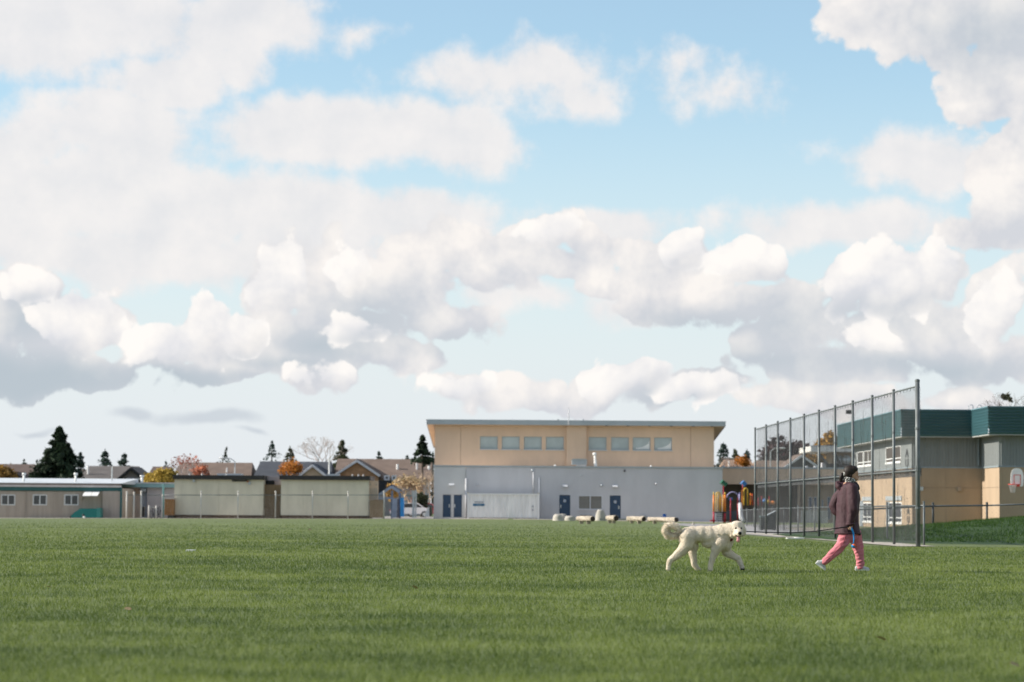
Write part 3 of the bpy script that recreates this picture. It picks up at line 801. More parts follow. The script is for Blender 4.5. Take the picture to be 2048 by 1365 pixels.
zo0, zo1 = zat(1790, 1046), zat(1790, 1005)
hu = [(min(p), max(p), zu0, zu1) for p in lw_up]; hl = [(min(p), max(p), zo0, zo1) for p in lw_lo]
side_facade(MB(), YR, YBK, zg + .1, zp0 + .2, XR, .22, hu).build('upper_wall', M_RIB, blk)
side_facade(MB(), YR, YBK, zlow, zg, XR, .22, hl).build('lower_wall', M_PEACH_DIM, blk)
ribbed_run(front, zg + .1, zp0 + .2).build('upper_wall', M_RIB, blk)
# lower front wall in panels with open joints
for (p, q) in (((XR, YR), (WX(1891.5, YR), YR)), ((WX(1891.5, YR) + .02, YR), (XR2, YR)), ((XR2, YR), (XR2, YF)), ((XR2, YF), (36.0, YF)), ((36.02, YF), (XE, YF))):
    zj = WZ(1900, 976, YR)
    wall_run([p, q], zlow, zj - .012).build('lower_wall', M_PEACH_DIM, blk); wall_run([p, q], zj + .012, zg).build('lower_wall', M_PEACH_DIM, blk)
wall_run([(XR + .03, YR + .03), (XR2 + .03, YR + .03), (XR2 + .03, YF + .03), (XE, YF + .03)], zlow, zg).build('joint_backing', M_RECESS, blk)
sl = MB()
for (p, q) in zip(left + front[1:], front if False else (left[1:] + front[1:])): pass
sl.box(XR - .06, XR + .02, YR - .06, YBK, zg + .002, zg + .098); sl.box(XR + .021, XR2 + .02, YR - .06, YR + .02, zg + .002, zg + .098)
sl.box(XR2 - .06, XR2 + .02, YF - .06, YR - .061, zg + .002, zg + .098); sl.box(XR2 + .021, XE, YF - .06, YF + .02, zg + .002, zg + .098)
sl.build('wall_flashing', M_SILL, blk)
o_ = 0.8
ppts = [(XR - o_, YBK + 3), (XR - o_, YR - o_), (XR2 - o_, YR - o_), (XR2 - o_, YF - o_), (XE, YF - o_)]
for p, q in zip(ppts, ppts[1:]): boards_run([p, q], zp0, zp1).build('parapet', M_TEAL, blk)
rf = MB()
rf.prism([(x, y) for x, y in ppts] + [(XE, YBK + 3)], 'z', zp0 - .06, zp0 - .002)
rf.build('soffit', pm('soffit_grey', (0.34, .34, .33), .8), blk)
rf = MB(); rf.prism([(x + .05, y + .05) for x, y in ppts] + [(XE, YBK + 3)], 'z', zp1 - .12, zp1 - .02); rf.build('roof', M_CAP, blk)
cp = MB()
for p, q in zip(ppts, ppts[1:]):
    cp.box(min(p[0], q[0]) - .06, max(p[0], q[0]) + .06 - (.001 if p[0] != q[0] else 0), min(p[1], q[1]) - .06, max(p[1], q[1]) + .06, zp1 + .002 + .002 * (p[0] == q[0]), zp1 + .07 + .002 * (p[0] == q[0]))
cp.build('parapet_cap', pm('teal_cap', (0.10, .20, .23), .5), blk)
for hs_, m_ in ((hu, M_RIB), (hl, M_PEACH_DIM)):
    for (y0, y1, z0, z1) in hs_:
        f = MB(); w_ = .07; X_ = XR + .004
        zm = z0 + (z1 - z0) * .27
        for zz in (z0, zm - w_, z1 - w_): f.box(X_ - .012, X_ + .02, y0, y1, zz, zz + w_)
        nm = 2 if y1 - y0 > 4 else 1
        for k in range(nm + 1):
            yy = y0 + (y1 - y0 - w_ * 2) * k / nm
            f.box(X_ - .015, X_ + .018, yy, yy + w_ * 2.6, z0 + w_, z1 - w_)
        fo = f.build('window', M_WHITEF, blk)
        MB().box(X_ + .002, X_ + .012, y0 + .01, y1 - .01, z0 + .01, z1 - .01).build('pane', M_SKYW, fo)
        MB().box(XR - .06, XR - .003, y0 - .1, y1 + .1, z0 - .09, z0 - .002).build('sill', M_WHITEF, fo)
        if hs_ is hl: MB().box(XR - .07, XR - .004, y0 - .2, y1 + .1, z1 + .12, z1 + .42).build('lintel', M_CAP, fo)
# doors on the left face
for u0, u1, v0 in ((1721, 1727, 1002), (1774.5, 1780, 1004)):
    y0, y1 = sorted((yof(u0), yof(u1)))
    MB().box(XR - .05, XR - .004, y0, y1, zlow, WZ(u0, v0, yof(u0))).build('door', pm('grey_door', (0.24, .27, .30), .5), blk)
# stacked lettering on the wall ends
def letters(word, X, Y, z_top, size, parent):
    for k, ch in enumerate(word):
        cu = bpy.data.curves.new('t', 'FONT'); cu.body = ch; cu.size = size; cu.extrude = 0.01; cu.align_x = 'CENTER'
        to = bpy.data.objects.new('t', cu); COL.objects.link(to)
        dg = bpy.context.evaluated_depsgraph_get()
        me = bpy.data.meshes.new_from_object(to.evaluated_get(dg))
        bpy.data.objects.remove(to)
        me.transform(Matrix.Translation(Vector((X, Y, z_top - size * .8 * (k + 1))) - root_of(parent).location) @ Matrix.Rotation(-math.pi / 2, 4, 'Z') @ Matrix.Rotation(math.pi / 2, 4, 'X') @ Matrix.Scale(2.6, 4, (1, 0, 0)))
        link('letter', me, pm('letter_dark', (.045, .05, .055), .6), parent)
letters('AUD', XR - .03, yof(1815.5), zat(1815, 896), .80, blk)
letters('AUD', XR - .03, yof(1711), zat(1711, 904), .80, blk)
letters('AUD', XR - .03, yof(1818), zat(1818, 1014), .66, blk)
for u, v in ((1842, 978), (1919, 979)):
    p = W(u, v, YR); MB().box(p.x - .13, p.x + .13, YR - .12, YR - .004, p.z - .13, p.z + .13).build('wall_box', M_STEEL if u < 1900 else M_RECESS, blk)
xd = WX(1962, YR); MB().tube([(xd - .15, YR - .1, zg + .2), (xd - .15, YR - .1, zp0 - .07)], .06, 8).build('downpipe', M_SILL, blk)
for u in (1942, 1959):
    p = W(u, 820, YR - .3); q = MB()
    q.tube([(p.x - .14, YR - .3, zp1 - .3), (p.x - .14, YR - .3, zp1 + .33), (p.x - .08, YR - .3, zp1 + .40), (p.x + .08, YR - .3, zp1 + .40), (p.x + .14, YR - .3, zp1 + .33), (p.x + .14, YR - .3, zp1 - .3)], .028, 6)
    q.build('roof_ladder_rail', M_STEEL, blk)
p = W(1716, 834, 185); MB().box(XR - o_ - .1, XR - o_ + .3, p.y - .4, p.y, p.z + .2, p.z + .5).build('camera_unit', M_BLACK, blk)

# ------------------------------------------------------------------ chain-link fencing
M_WIRE = pm('fence_wire', (0.11, 0.115, 0.12), 0.5, 0.15, metal=0.4)
M_POST = pm('fence_post_galvanised', (0.125, 0.138, 0.142), 0.5, 0.14, 5, metal=0.2)
M_WPOST = pm('pale_fence_post', (0.52, 0.50, 0.47), 0.55, 0.08, 3)
def diamond_net(a, b, z0a, z0b, h, pitch, r):
    """two crossing sets of slanting wires filling the panel from a to b"""
    a, b = Vector(a), Vector(b); L = (b - a).length; d = (b - a) / L; nrm = Vector((-d.y, d.x, 0))
    mb = MB(); step = pitch * 1.4142
    for sgn in (1, -1):
        k = -h
        while k < L + h:
            t0, t1 = (k, k + h) if sgn > 0 else (k + h, k)       # t at bottom, t at top
            s0, s1 = 0.0, 1.0
            for lim, up in ((0.0, False), (L, True)):
                da = t1 - t0
                e = (lim - t0) / da
                if (t0 < lim) != up and t0 != lim:  s0 = max(s0, e) if (lim == 0.0 and t0 < 0) or (up and t0 > L) else s0
                if lim == 0.0 and t1 < 0: s1 = min(s1, e)
                if up and t1 > L: s1 = min(s1, e)
                if lim == 0.0 and t0 < 0: s0 = max(s0, e)
                if up and t0 > L: s0 = max(s0, e)
            if s1 - s0 > 0.01:
                P_ = []
                for s_ in (s0, s1):
                    t = t0 + (t1 - t0) * s_; zb = z0a + (z0b - z0a) * t / L
                    P_.append(a + d * t + Vector((0, 0, zb + h * s_)) + nrm * r * sgn)
                mb.tube(P_, r, 3, cap=False)
            k += step
    return mb
# tall ball fence: eleven posts, ten bays
HF = 4.27
tall = thing('tall_ball_fence', 'tall chain link ball fence of ten bays on grey steel posts beside the field', 'fence', (FN.x, FN.y, 0))
NBAY = 10
fp = [FN.lerp(FF, i / NBAY) for i in range(NBAY + 1)]
for i, p in enumerate(fp):
    zb = gz1(p.x, p.y); r = 0.062 if i == 0 else 0.041
    po = MB().tube([(p.x, p.y, zb - .1), (p.x, p.y, zb + HF + (.12 if i == 0 else .04))], r, 10).build('post', M_POST, tall, smooth=True)
    MB().ball((p.x, p.y, zb + HF + (.12 if i == 0 else .04)), (r * 1.15, r * 1.15, r * .8), 10, 6).build('post_cap', M_POST, po, smooth=True)
    cl = MB()
    for hz in (1.0, 2.0, 2.08, 3.1): cl.tube([(p.x, p.y, zb + hz), (p.x, p.y, zb + hz + .05)], r * 1.25, 10)
    cl.build('post_clamp', M_POST, po)
for i, (p, q) in enumerate(zip(fp, fp[1:])):
    za, zb = gz1(p.x, p.y), gz1(q.x, q.y)
    diamond_net(p + Vector((0.08, 0, 0)), q + Vector((0.08, 0, 0)), za + .04, zb + .04, HF - .06, 0.075, 0.0016).build('chain_link', M_WIRE, tall, kind='stuff')
    for hz, r in ((HF - .02, .022), (2.02, .020)):
        MB().tube([p + Vector((.02, 0, za + hz)), q + Vector((.02, 0, zb + hz))], r, 8).build('rail', M_POST, tall, smooth=True)
    # doubled net overlapping along the middle rail, and tie wires
    diamond_net(p + Vector((0.10, 0, 0)), q + Vector((0.10, 0, 0)), za + 1.86, zb + 1.86, 0.22, 0.05, 0.0045).build('net_overlap', M_WIRE, tall, kind='stuff')
    t = MB()
    for k in range(7):
        c = p.lerp(q, (k + .5) / 7)
        for hz in (HF - .02, 2.02): t.tube([c + Vector((.05, 0, za + hz + .04)), c + Vector((.05, 0, za + hz - .09))], .008, 3)
    t.build('tie_wire', M_WIRE, tall, kind='stuff')
# withered climber stems hanging in the net
M_VINE = pm('withered_vine', (0.13, 0.105, 0.085), 0.9, 0.3)
vn = MB()
for k in range(300):
    t = random.random() * NBAY; p = FN.lerp(FF, t / NBAY); z = gz1(p.x, p.y) + random.uniform(.2, HF * .97); L = random.uniform(.25, 1.1)
    x = p.x + .10 + random.uniform(-.02, .02); y = p.y; pts = [(x, y, z)]
    for j in range(4):
        z -= L / 4
        if z < .05: break
        y += random.uniform(-.05, .05); x += random.uniform(-.01, .01); pts.append((x, y, z))
    if len(pts) > 1: vn.tube(pts, .0035, 3, cap=False)
vn.build('dead_vine', M_VINE, tall, kind='stuff')

def low_fence(name, label, pts, h, posts, wire=.0022, mat=M_POST, pitch=.07, pr=.03, tops=None, gfun=gz1, net=True):
    r_ = thing(name, label, 'fence', (pts[0][0], pts[0][1], gfun(pts[0][0], pts[0][1])))
    for (p, q), n in zip(zip(pts, pts[1:]), posts):
        p, q = Vector((*p[:2], 0)), Vector((*q[:2], 0))
        for k in range(n + 1):
            c = p.lerp(q, k / n); z = gfun(c.x, c.y)
            po = MB().tube([(c.x, c.y, z - .15), (c.x, c.y, z + h + .06)], pr, 8).build('post', mat, r_, smooth=True)
            MB().ball((c.x, c.y, z + h + .07), (pr * 1.2, pr * 1.2, pr), 8, 5).build('post_cap', mat, po)
        for k in range(n):
            a, b = p.lerp(q, k / n), p.lerp(q, (k + 1) / n); za, zb = gfun(a.x, a.y), gfun(b.x, b.y)
            MB().tube([a + Vector((0, 0, za + h - .03)), b + Vector((0, 0, zb + h - .03))], pr * .75, 6).build('rail', mat, r_, smooth=True)
            if net: diamond_net(a + Vector((0, .05, 0)), b + Vector((0, .05, 0)), za + .03, zb + .03, h - .07, pitch, wire).build('chain_link', M_WIRE if mat is M_POST else mat, r_, kind='stuff')
    return r_
low_fence('low_chain_link_fence', 'low chain link fence running from the play area to the tall fence', [(16.3, 172), (13.3, 118), (11.25, 66)], 1.12, (5, 6), .0015, pitch=.17)
def bank_z(x, y): return gz1(x, y) + max(0.0, float(bank_h(x, y)))
pA, pB = W(1866, 1025, 96), W(1974, 1015, 98)
low_fence('bank_fence', 'low wire fence with thin posts along the top of the grass bank', [(pA.x - 3.6, 95), (pA.x, 96), (pB.x, 98), (pB.x + 3.2, 98.5)], 0.80, (1, 1, 1), .0016, pr=.045, gfun=bank_z, pitch=.12)
# pale fence in front of the cabins
YP = 212.0
us = [324.5, 402, 476, 551, 625, 696, 768]
pf = thing('cabin_fence', 'tall chain link fence on white posts in front of the cream cabins', 'fence', (WX(324.5, YP), YP, gz1(-30, YP)))
xs_ = [WX(u, YP) for u in us]
for k, x in enumerate(xs_):
    z = gz1(x, YP); zt2 = WZ(us[k], 984.5 if k else 992, YP)
    po = MB().tube([(x, YP, z - .1), (x, YP, zt2)], .048, 8).build('post', M_WPOST, pf, smooth=True)
    MB().ball((x, YP, zt2 + .02), (.085, .085, .09), 8, 6).build('post_cap', M_WPOST, po)
for k in range(len(xs_) - 1):
    a, b = Vector((xs_[k], YP, 0)), Vector((xs_[k + 1], YP, 0)); za = gz1(a.x, YP); zr_ = WZ(us[k] + 37, 990.5, YP)
    MB().tube([(a.x, YP, zr_), (b.x, YP, zr_)], .032, 6).build('rail', M_POST, pf, smooth=True)
    diamond_net(a, b, za, za, zr_ - za, .16, .0022).build('chain_link', M_WPOST, pf, kind='stuff')
gt = thing('fence_gateway', 'white steel gateway posts with rail between tan building and cream cabin', 'gate', (WX(268, YP), YP, gz1(-33, YP)))
for u, v0 in ((253.5, 985), (268, 986), (282.3, 984)):
    x = WX(u, YP); z = gz1(x, YP); po = MB().tube([(x, YP, z - .1), (x, YP, WZ(u, v0, YP))], .07, 8).build('post', M_WPOST, gt, smooth=True)
    MB().ball((x, YP, WZ(u, v0, YP)), .10, 8, 6).build('post_cap', M_WPOST, po)
MB().tube([(WX(253.5, YP), YP, WZ(260, 990.5, YP)), (WX(324, YP), YP, WZ(300, 991, YP))], .03, 6).build('rail', M_POST, gt)
g2 = thing('bicycle_rack', 'short white posts with a rail holding bicycles near tan building', 'bike rack', (WX(305, YP + 1), YP + 1, gz1(-31, YP)))
for u in (298, 312.5):
    x = WX(u, YP + 1); MB().tube([(x, YP + 1, gz1(x, YP) - .1), (x, YP + 1, WZ(u, 1011, YP + 1))], .06, 8).build('post', M_WPOST, g2, smooth=True)
MB().tube([(WX(298, YP + 1), YP + 1, WZ(305, 1016, YP)), (WX(312.5, YP + 1), YP + 1, WZ(305, 1016, YP))], .03, 6).build('rail', M_WPOST, g2)
# bicycles behind the posts
M_TYRE = pm('tyre_black', (0.03, .03, .032), .8)
def bicycle(label, u, lean):
    x = WX(u, YP + 1.6); z = gz1(x, YP + 1.6); b = thing('bicycle', label, 'bicycle', (x, YP + 1.6, z))
    for dx_ in (-.42, .42):
        w = MB(); pts = [(x + dx_ * lean + .33 * math.cos(t) * lean, YP + 1.6 + dx_ * (1 - lean) + .33 * math.cos(t) * (1 - lean), z + .34 + .33 * math.sin(t)) for t in np.linspace(0, 2 * math.pi, 19)]
        w.tube(pts, .025, 5, cap=False); w.build('wheel', M_TYRE, b)
    f = MB(); q = lambda s_, h: (x + s_ * lean, YP + 1.6 + s_ * (1 - lean), z + h)
    for a, c in ((q(-.42, .34), q(-.05, .3)), (q(-.05, .3), q(-.2, .85)), (q(-.42, .34), q(-.17, .75)), (q(-.17, .75), q(.3, .8)), (q(-.05, .3), q(.3, .75)), (q(.42, .34), q(.27, 1.0))): f.tube([a, c], .022, 6)
    f.build('frame', pm('bike_frame', (.05, .06, .07), .4), b)
    MB().ball(q(-.22, .9), (.13, .07, .04), 8, 6).build('saddle', M_BLACK, b)
    MB().tube([(q(.25, 1.02)[0] - .05, q(.25, 1.02)[1] - .25, z + 1.03), (q(.25, 1.02)[0] - .05, q(.25, 1.02)[1] + .25, z + 1.03)], .02, 6).build('handlebar', M_BLACK, b)
bicycle('dark bicycle leaning at the short white posts nearest the timber shed', 318, .35)
bicycle('dark bicycle parked beside the white gateway post', 307, .3)
bi = thing('waste_bin', 'black wheeled bin beside the white gateway posts', 'bin', (WX(286, YP + 2), YP + 2, gz1(-33, YP)))
x0, x1, z0, z1 = fr(283, 1014, 289.5, 1034, YP + 2)
MB().prism([(x0 + .04, z0), (x1 - .04, z0), (x1, z1 - .1), (x0, z1 - .1)], 'y', YP + 1.7, YP + 2.2).build('body', M_BLACK, bi)
MB().prism([(x0 - .03, z1 - .097), (x1 + .03, z1 - .097), (x1, z1), (x0, z1)], 'y', YP + 1.65, YP + 2.25).build('lid', M_BLACK, bi)

# ------------------------------------------------------------------ long tan portable building on the left
YT = 216.0
tan = thing('portable_classroom', 'long low tan portable classroom with teal band, three sliding windows and flat roof', 'building', (WX(120, YT), YT, gz1(-40, YT)))
M_TAN = pm('tan_siding', (0.37, 0.315, 0.265), .85, .10, .9, stretch=(3, 3, .25), fine=.15)
M_TEALB = pm('teal_band', (0.035, 0.115, 0.115), .6, .08)
M_PINK = pm('pale_gutter', (0.58, 0.52, 0.52), .6, .06)
M_ROOFG = pm('pale_roof_membrane', (0.50, 0.53, 0.56), .7, .06)
M_DGLASS = glass_mat('dark_window_glass', (0.055, 0.058, 0.062), .12)
xL, xR_ = WX(-60, YT), WX(204, YT); zTn = -.7; zTop = WZ(100, 983, YT)
wt = [fr(u0, 989.5, u0 + 28.5, 1011, YT) for u0 in (2, 65.5, 128.5)]
panel_x = [xL] + [WX(u, YT) for u in (-14, 52, 118)] + [xR_]
for a, b in zip(panel_x, panel_x[1:]):
    facade(MB(), a + .012, b - .012, zTn, zTop, YT, .12, [w for w in wt if a < w[0] < b]).build('siding_panel', M_TAN, tan)
MB().box(xL, WX(241, YT), YT + .13, YT + 9, zTn, zTop + .3).build('wall_core', M_TAN, tan)
bt = MB()
for k in range(1, 46):
    x = xL + (xR_ - xL) * k / 46
    if not any(w[0] - .1 < x < w[1] + .1 for w in wt): bt.box(x - .018, x + .018, YT - .018, YT - .001, zTn, zTop - .01)
bt.build('batten', M_TAN, tan, kind='stuff')
for (a, b, z0, z1) in wt:
    f = frame_bars(MB(), a, b, z0, z1, YT - .03, YT + .06, .09, 1).build('window', M_FRAMEL, tan)
    for p, q in ((a + .09, (a + b) / 2 - .045), ((a + b) / 2 + .045, b - .09)): MB().box(p, q, YT + .02, YT + .035, z0 + .09, z1 - .09).build('pane', M_DGLASS, f)
xB = WX(240, YT)
x0, x1, z0, z1 = fr(-60, 974.5, 241, 982.5, YT)
zA, zB = WZ(100, 982, YT), WZ(100, 974.5, YT)
MB().box(xL, xB, YT - .12, YT + .128, zA, zB).build('teal_band', M_TEALB, tan)
zC, zD = WZ(100, 970.5, YT), WZ(100, 967.5, YT)
MB().box(xL, xB + .1, YT - .22, YT + .1, zB + .003, zC).build('gutter', M_PINK, tan)
MB().box(xL, xB + .05, YT - .16, YT + .1, zC + .003, zD).build('gutter_back', pm('gutter_dull_red', (0.30, .22, .20), .8), tan)  # dull red strip between gutter and roof
MB().prism([(YT - .3, zD + .003), (YT + 9, zD + .003), (YT + 9, zD + .55), (YT + 5, zD + .35), (YT - .3, zD + .06)], 'x', xL, xB + .2).build('roof', M_ROOFG, tan)
for u in (48, 151.5):
    p = W(u, 946, YT + 2); q = MB(); q.tube([(p.x, YT + 2, zD), (p.x, YT + 2, p.z - .18)], .10, 10); q.tube([(p.x, YT + 2, p.z - .2), (p.x, YT + 2, p.z)], .17, 10)
    q.build('vent_pipe', M_WHITE, tan, smooth=True)
# plain end bay without battens set slightly forward
x0, x1 = WX(204.5, YT - .2), WX(240, YT - .2)
facade(MB(), x0, x1, zTn, zA - .003, YT - .2, .15).build('end_wall', pm('tan_siding_warm', (0.40, 0.335, 0.29), .85, .08, .9, stretch=(3, 3, .25)), tan)
MB().box(x1 + .002, x1 + .16, YT - .25, YT, zTn, zB).build('corner_post', M_TEALB, tan)
# small fittings
x0, x1, z0, z1 = fr(159.5, 992, 166, 999, YT); MB().box(x0, x1, YT - .18, YT - .002, z0, z1).build('air_conditioner', pm('ac_tan', (0.30, .25, .2), .7), tan)
for u0, u1 in ((170, 185.5), (186.5, 200)):
    x0, x1, z0, z1 = fr(u0, 983.5, u1, 991.8, YT)
    MB().prism([(YT - .14, z1), (YT - 1.3, z0), (YT - 1.3, z0 - .05), (YT - .14, z1 - .05)], 'x', x0, x1).build('awning_panel', M_WHITE, tan)
# teal stair enclosure in front of it
st = thing('teal_stair_skirt', 'teal painted stair landing with sloping side against tan portable', 'stairs', (WX(175, YT - 1.5), YT - 1.5, gz1(-38, YT)))
def poly_uv(mb, uv, Y, d):
    return mb.prism([(W(u, v, Y).x, W(u, v, Y).z) for u, v in uv], 'y', Y, Y + d)
M_TEALP = pm('teal_paint', (0.02, 0.17, 0.155), .6, .08, 1.2)
poly_uv(MB(), [(142, 1036), (142, 1030.5), (160, 1017.5), (193, 1017.5), (193, 1036)], YT - 1.7, .1).build('skirt', M_TEALP, st)
poly_uv(MB(), [(193.3, 1036), (193.3, 1016.5), (200.5, 1016.5), (200.5, 1036)], YT - 1.75, 1.4).build('landing_box', pm('teal_paint_light', (0.05, .22, .20), .6), st)
for k in range(3):
    poly_uv(MB(), [(139.5 + k * 6, 1036), (139.5 + k * 6, 1033 - k * 4.6), (144.5 + k * 6, 1033 - k * 4.6), (144.5 + k * 6, 1036)], YT - 1.59, 1.3).build('step', M_DARK, st)
p = W(167, 1034, YT - 2.4)
ball = thing('toy', 'small black and white toy on the gravel before the teal stairs', 'toy', (p.x, p.y, gz1(p.x, p.y)))
MB().ball((p.x + .05, p.y, gz1(p.x, p.y) + .10), (.11, .09, .10), 10, 8).build('body', M_WHITE, ball, smooth=True)
MB().ball((p.x - .02, p.y, gz1(p.x, p.y) + .27), (.12, .09, .10), 10, 8).build('top', M_BLACK, ball, smooth=True)
# lavender-grey portable set back, with pale blue eaves
YV = 224.0
lav = thing('lavender_portable', 'set back lavender grey portable with pale teal eaves behind the white gateway', 'building', (WX(300, YV), YV, -.5))
M_LAV = pm('lavender_grey', (0.45, .43, .46), .85, .05, 1)
x0, x1, z0, z1 = fr(243, 975.5, 352, 1040, YV)
xm1, xm2 = WX(280.5, YV), WX(294, YV)
MB().box(x0, xm1, YV, YV + 6, -.7, z1).build('wall', pm('warm_tan_wall', (0.44, .37, .33), .85, .06, 1), lav)
MB().box(xm1 + .01, xm2, YV + .3, YV + 6, -.7, z1).build('recess', pm('blue_grey_wall', (0.36, .39, .45), .85, .06), lav)
MB().box(xm2 + .01, x1, YV, YV + 6, -.7, z1).build('wall', M_LAV, lav)
MB().box(x0 - .1, x1 + .1, YV - .5, YV + 6, z1 + .003, WZ(300, 968, YV)).build('eaves', pm('pale_teal_eaves', (0.22, .36, .38), .6, .12, .8), lav)
MB().box(x0 - .15, x1 + .1, YV - .55, YV + 6, WZ(300, 968, YV) + .003, WZ(300, 965.6, YV)).build('roof_edge', M_ROOFG, lav)
x0, x1, z0, z1 = fr(268, 978, 281, 988, YV); MB().box(x0, x1, YV - .12, YV - .002, z0, z1).build('vent_box', pm('brown_box', (.32, .23, .17), .8), lav)
x0, x1, z0, z1 = fr(282, 978, 293, 983.5, YV); MB().box(x0, x1, YV - .3, YV + .29, z0, z1).build('lamp', M_CAP, lav)
x0, x1, z0, z1 = fr(256, 992, 267, 1036, YV); MB().box(x0, x1, YV - .05, YV - .002, z0, z1).build('door', pm('grey_lilac_door', (.40, .39, .40), .6), lav)
q = MB(); p = W(284, 951, YV + 1); q.tube([(p.x, YV + 1, z1), (p.x, YV + 1, p.z - .1), ], .12, 10); q.tube([(p.x, YV + 1, p.z - .15), (p.x, YV + 1, p.z)], .19, 10); q.build('vent_pipe', M_WHITE, lav, smooth=True)
MB().tube([(WX(223, YT + 4), YT + 4, zD), (WX(223, YT + 4), YT + 4, WZ(223, 934, YT + 4))], .06, 8).build('mast', M_STEEL, tan)
MB().tube([(WX(326.5, YV - 4), YV - 4, -.6), (WX(326.5, YV - 4), YV - 4, WZ(326, 969, YV - 4))], .09, 8).build('eaves_post', pm('teal_post', (.10, .24, .26), .6), lav)
# timber shed
sh = thing('timber_shed', 'small orange brown timber shed between bicycle posts and cream cabin', 'shed', (WX(338, YP + 3), YP + 3, -.4))
x0, x1, z0, z1 = fr(329, 998.5, 347, 1031, YP + 3)
M_TIMB = pm('orange_timber', (.30, .155, .06), .8, .15, 2, stretch=(3, 3, .4))
for k in range(4):
    a = x0 + (x1 - x0) * k / 4; MB().box(a + .008, a + (x1 - x0) / 4 - .008, YP + 3, YP + 3.04, z0 + .5, z1).build('plank', M_TIMB, sh)
MB().box(x0, x1, YP + 2.9, YP + 3.06, z0 + .28, z0 + .48).build('bench_board', M_TIMB, sh)
MB().box(x0, x1, YP + 3.05, YP + 5, z0, z1 - .05).build('body', M_TIMB, sh)
MB().box(x0 - .08, x1 + .05, YP + 2.85, YP + 5.1, z1 + .003, z1 + .10).build('roof_board', pm('pale_board', (.55, .50, .46), .8), sh)
MB().box(x0 + .3, x1, YP + 2.95, YP + 4.9, -.6, z0 - .003).build('base', M_DARK, sh)

# ------------------------------------------------------------------ two cream cabins
M_CREAM = pm('cream_panel', (0.60, 0.56, 0.45), .8, .08, 1.0, stretch=(1, 1, .3), fine=.10)
M_ROOFD = pm('dark_roof_edge', (0.035, 0.033, 0.033), .6, .1)
M_SKIRT = pm('brown_skirt', (0.13, 0.085, 0.06), .85, .2, 2)
YQ = 216.0
def cabin(label, u0, u1, v_top, v_bot, joints):
    x0, x1, z0, z1 = fr(u0, v_top + 8.5, u1, v_bot, YQ)
    c = thing('cream_cabin', label, 'cabin', ((x0 + x1) / 2, YQ, z0 - .3), 'cream cabins behind the white posted fence')
    xs3 = [x0] + [x0 + (x1 - x0) * j for j in joints] + [x1]
    for a, b in zip(xs3, xs3[1:]): MB().box(a + .006, b - .006, YQ, YQ + .05, z0, z1).build('wall_panel', M_CREAM, c)
    MB().box(x0, x1, YQ + .052, YQ + 7, z0, z1).build('body', M_CREAM, c)
    zr = WZ((u0 + u1) / 2, v_top, YQ)
    MB().box(x0 - .12, x1 + .12, YQ - .28, YQ + 7.2, z1 + .002, zr).build('roof_edge', M_ROOFD, c)
    MB().box(x0 + .02, x1 - .02, YQ + .08, YQ + 6.9, z0 - .6, z0 - .002).build('skirt', M_SKIRT, c)
    return c, x0, x1, z0, z1, zr
c1, x0, x1, z0, z1, zr = cabin('cream cabin with conduit and lamps under its dark roof edge', 348.5, 526.5, 951, 1030.5, (.245, .50, .75))
for u, v in ((388, 962), (499.5, 967)):
    p = W(u, v, YQ); l = MB(); l.box(p.x - .10, p.x + .10, YQ - .22, YQ - .002, p.z - .12, p.z + .12); l.build('wall_lamp', M_CAP, c1)
a, b, e, f_ = fr(464, 960.8, 495, 963.5, YQ); MB().box(a, b, YQ - .12, YQ - .002, e, f_).build('conduit', M_ROOFD, c1)
p = W(496, 964, YQ); MB().box(p.x - .07, p.x + .07, YQ - .16, YQ - .002, p.z - .05, p.z + .06).build('junction_box', pm('orange_box', (.5, .16, .05), .6), c1)
a, b, e, f_ = fr(434, 947.5, 482, 950.5, YQ + 3); MB().box(a, b, YQ + 3, YQ + 5, zr - .1, f_).build('roof_unit', M_FRAMEL, c1)
for u in (355, 379, 404, 453):
    p = W(u, 948, YQ + 2); q = MB(); q.tube([(p.x, YQ + 2, zr - .05), (p.x, YQ + 2, zr + .16)], .07, 8); q.build('roof_pipe', M_FRAMEL, c1)
c2, x0b, x1b, z0b, z1b, zrb = cabin('plain cream cabin with brown timber lean-to at its end', 561.5, 737.5, 952, 1031.5, (.26, .52, .76))
p = W(643, 951, YQ + 2); MB().box(WX(653, YQ + 2), WX(678, YQ + 2), YQ + 2, YQ + 3, zrb - .1, WZ(665, 948.5, YQ + 2)).build('roof_unit', M_FRAMEL, c2)
for u in (705, 717, 727):
    p = W(u, 948, YQ + 2); MB().tube([(p.x, YQ + 2, zrb - .05), (p.x, YQ + 2, zrb + .16)], .07, 8).build('roof_pipe', M_FRAMEL, c2)
MB().tube([(WX(657.5, YQ + 2.6), YQ + 2.6, zrb - .1), (WX(657.5, YQ + 2.6), YQ + 2.6, WZ(657, 917, YQ + 2.6))], .07, 8).build('mast', M_WHITE, c2)
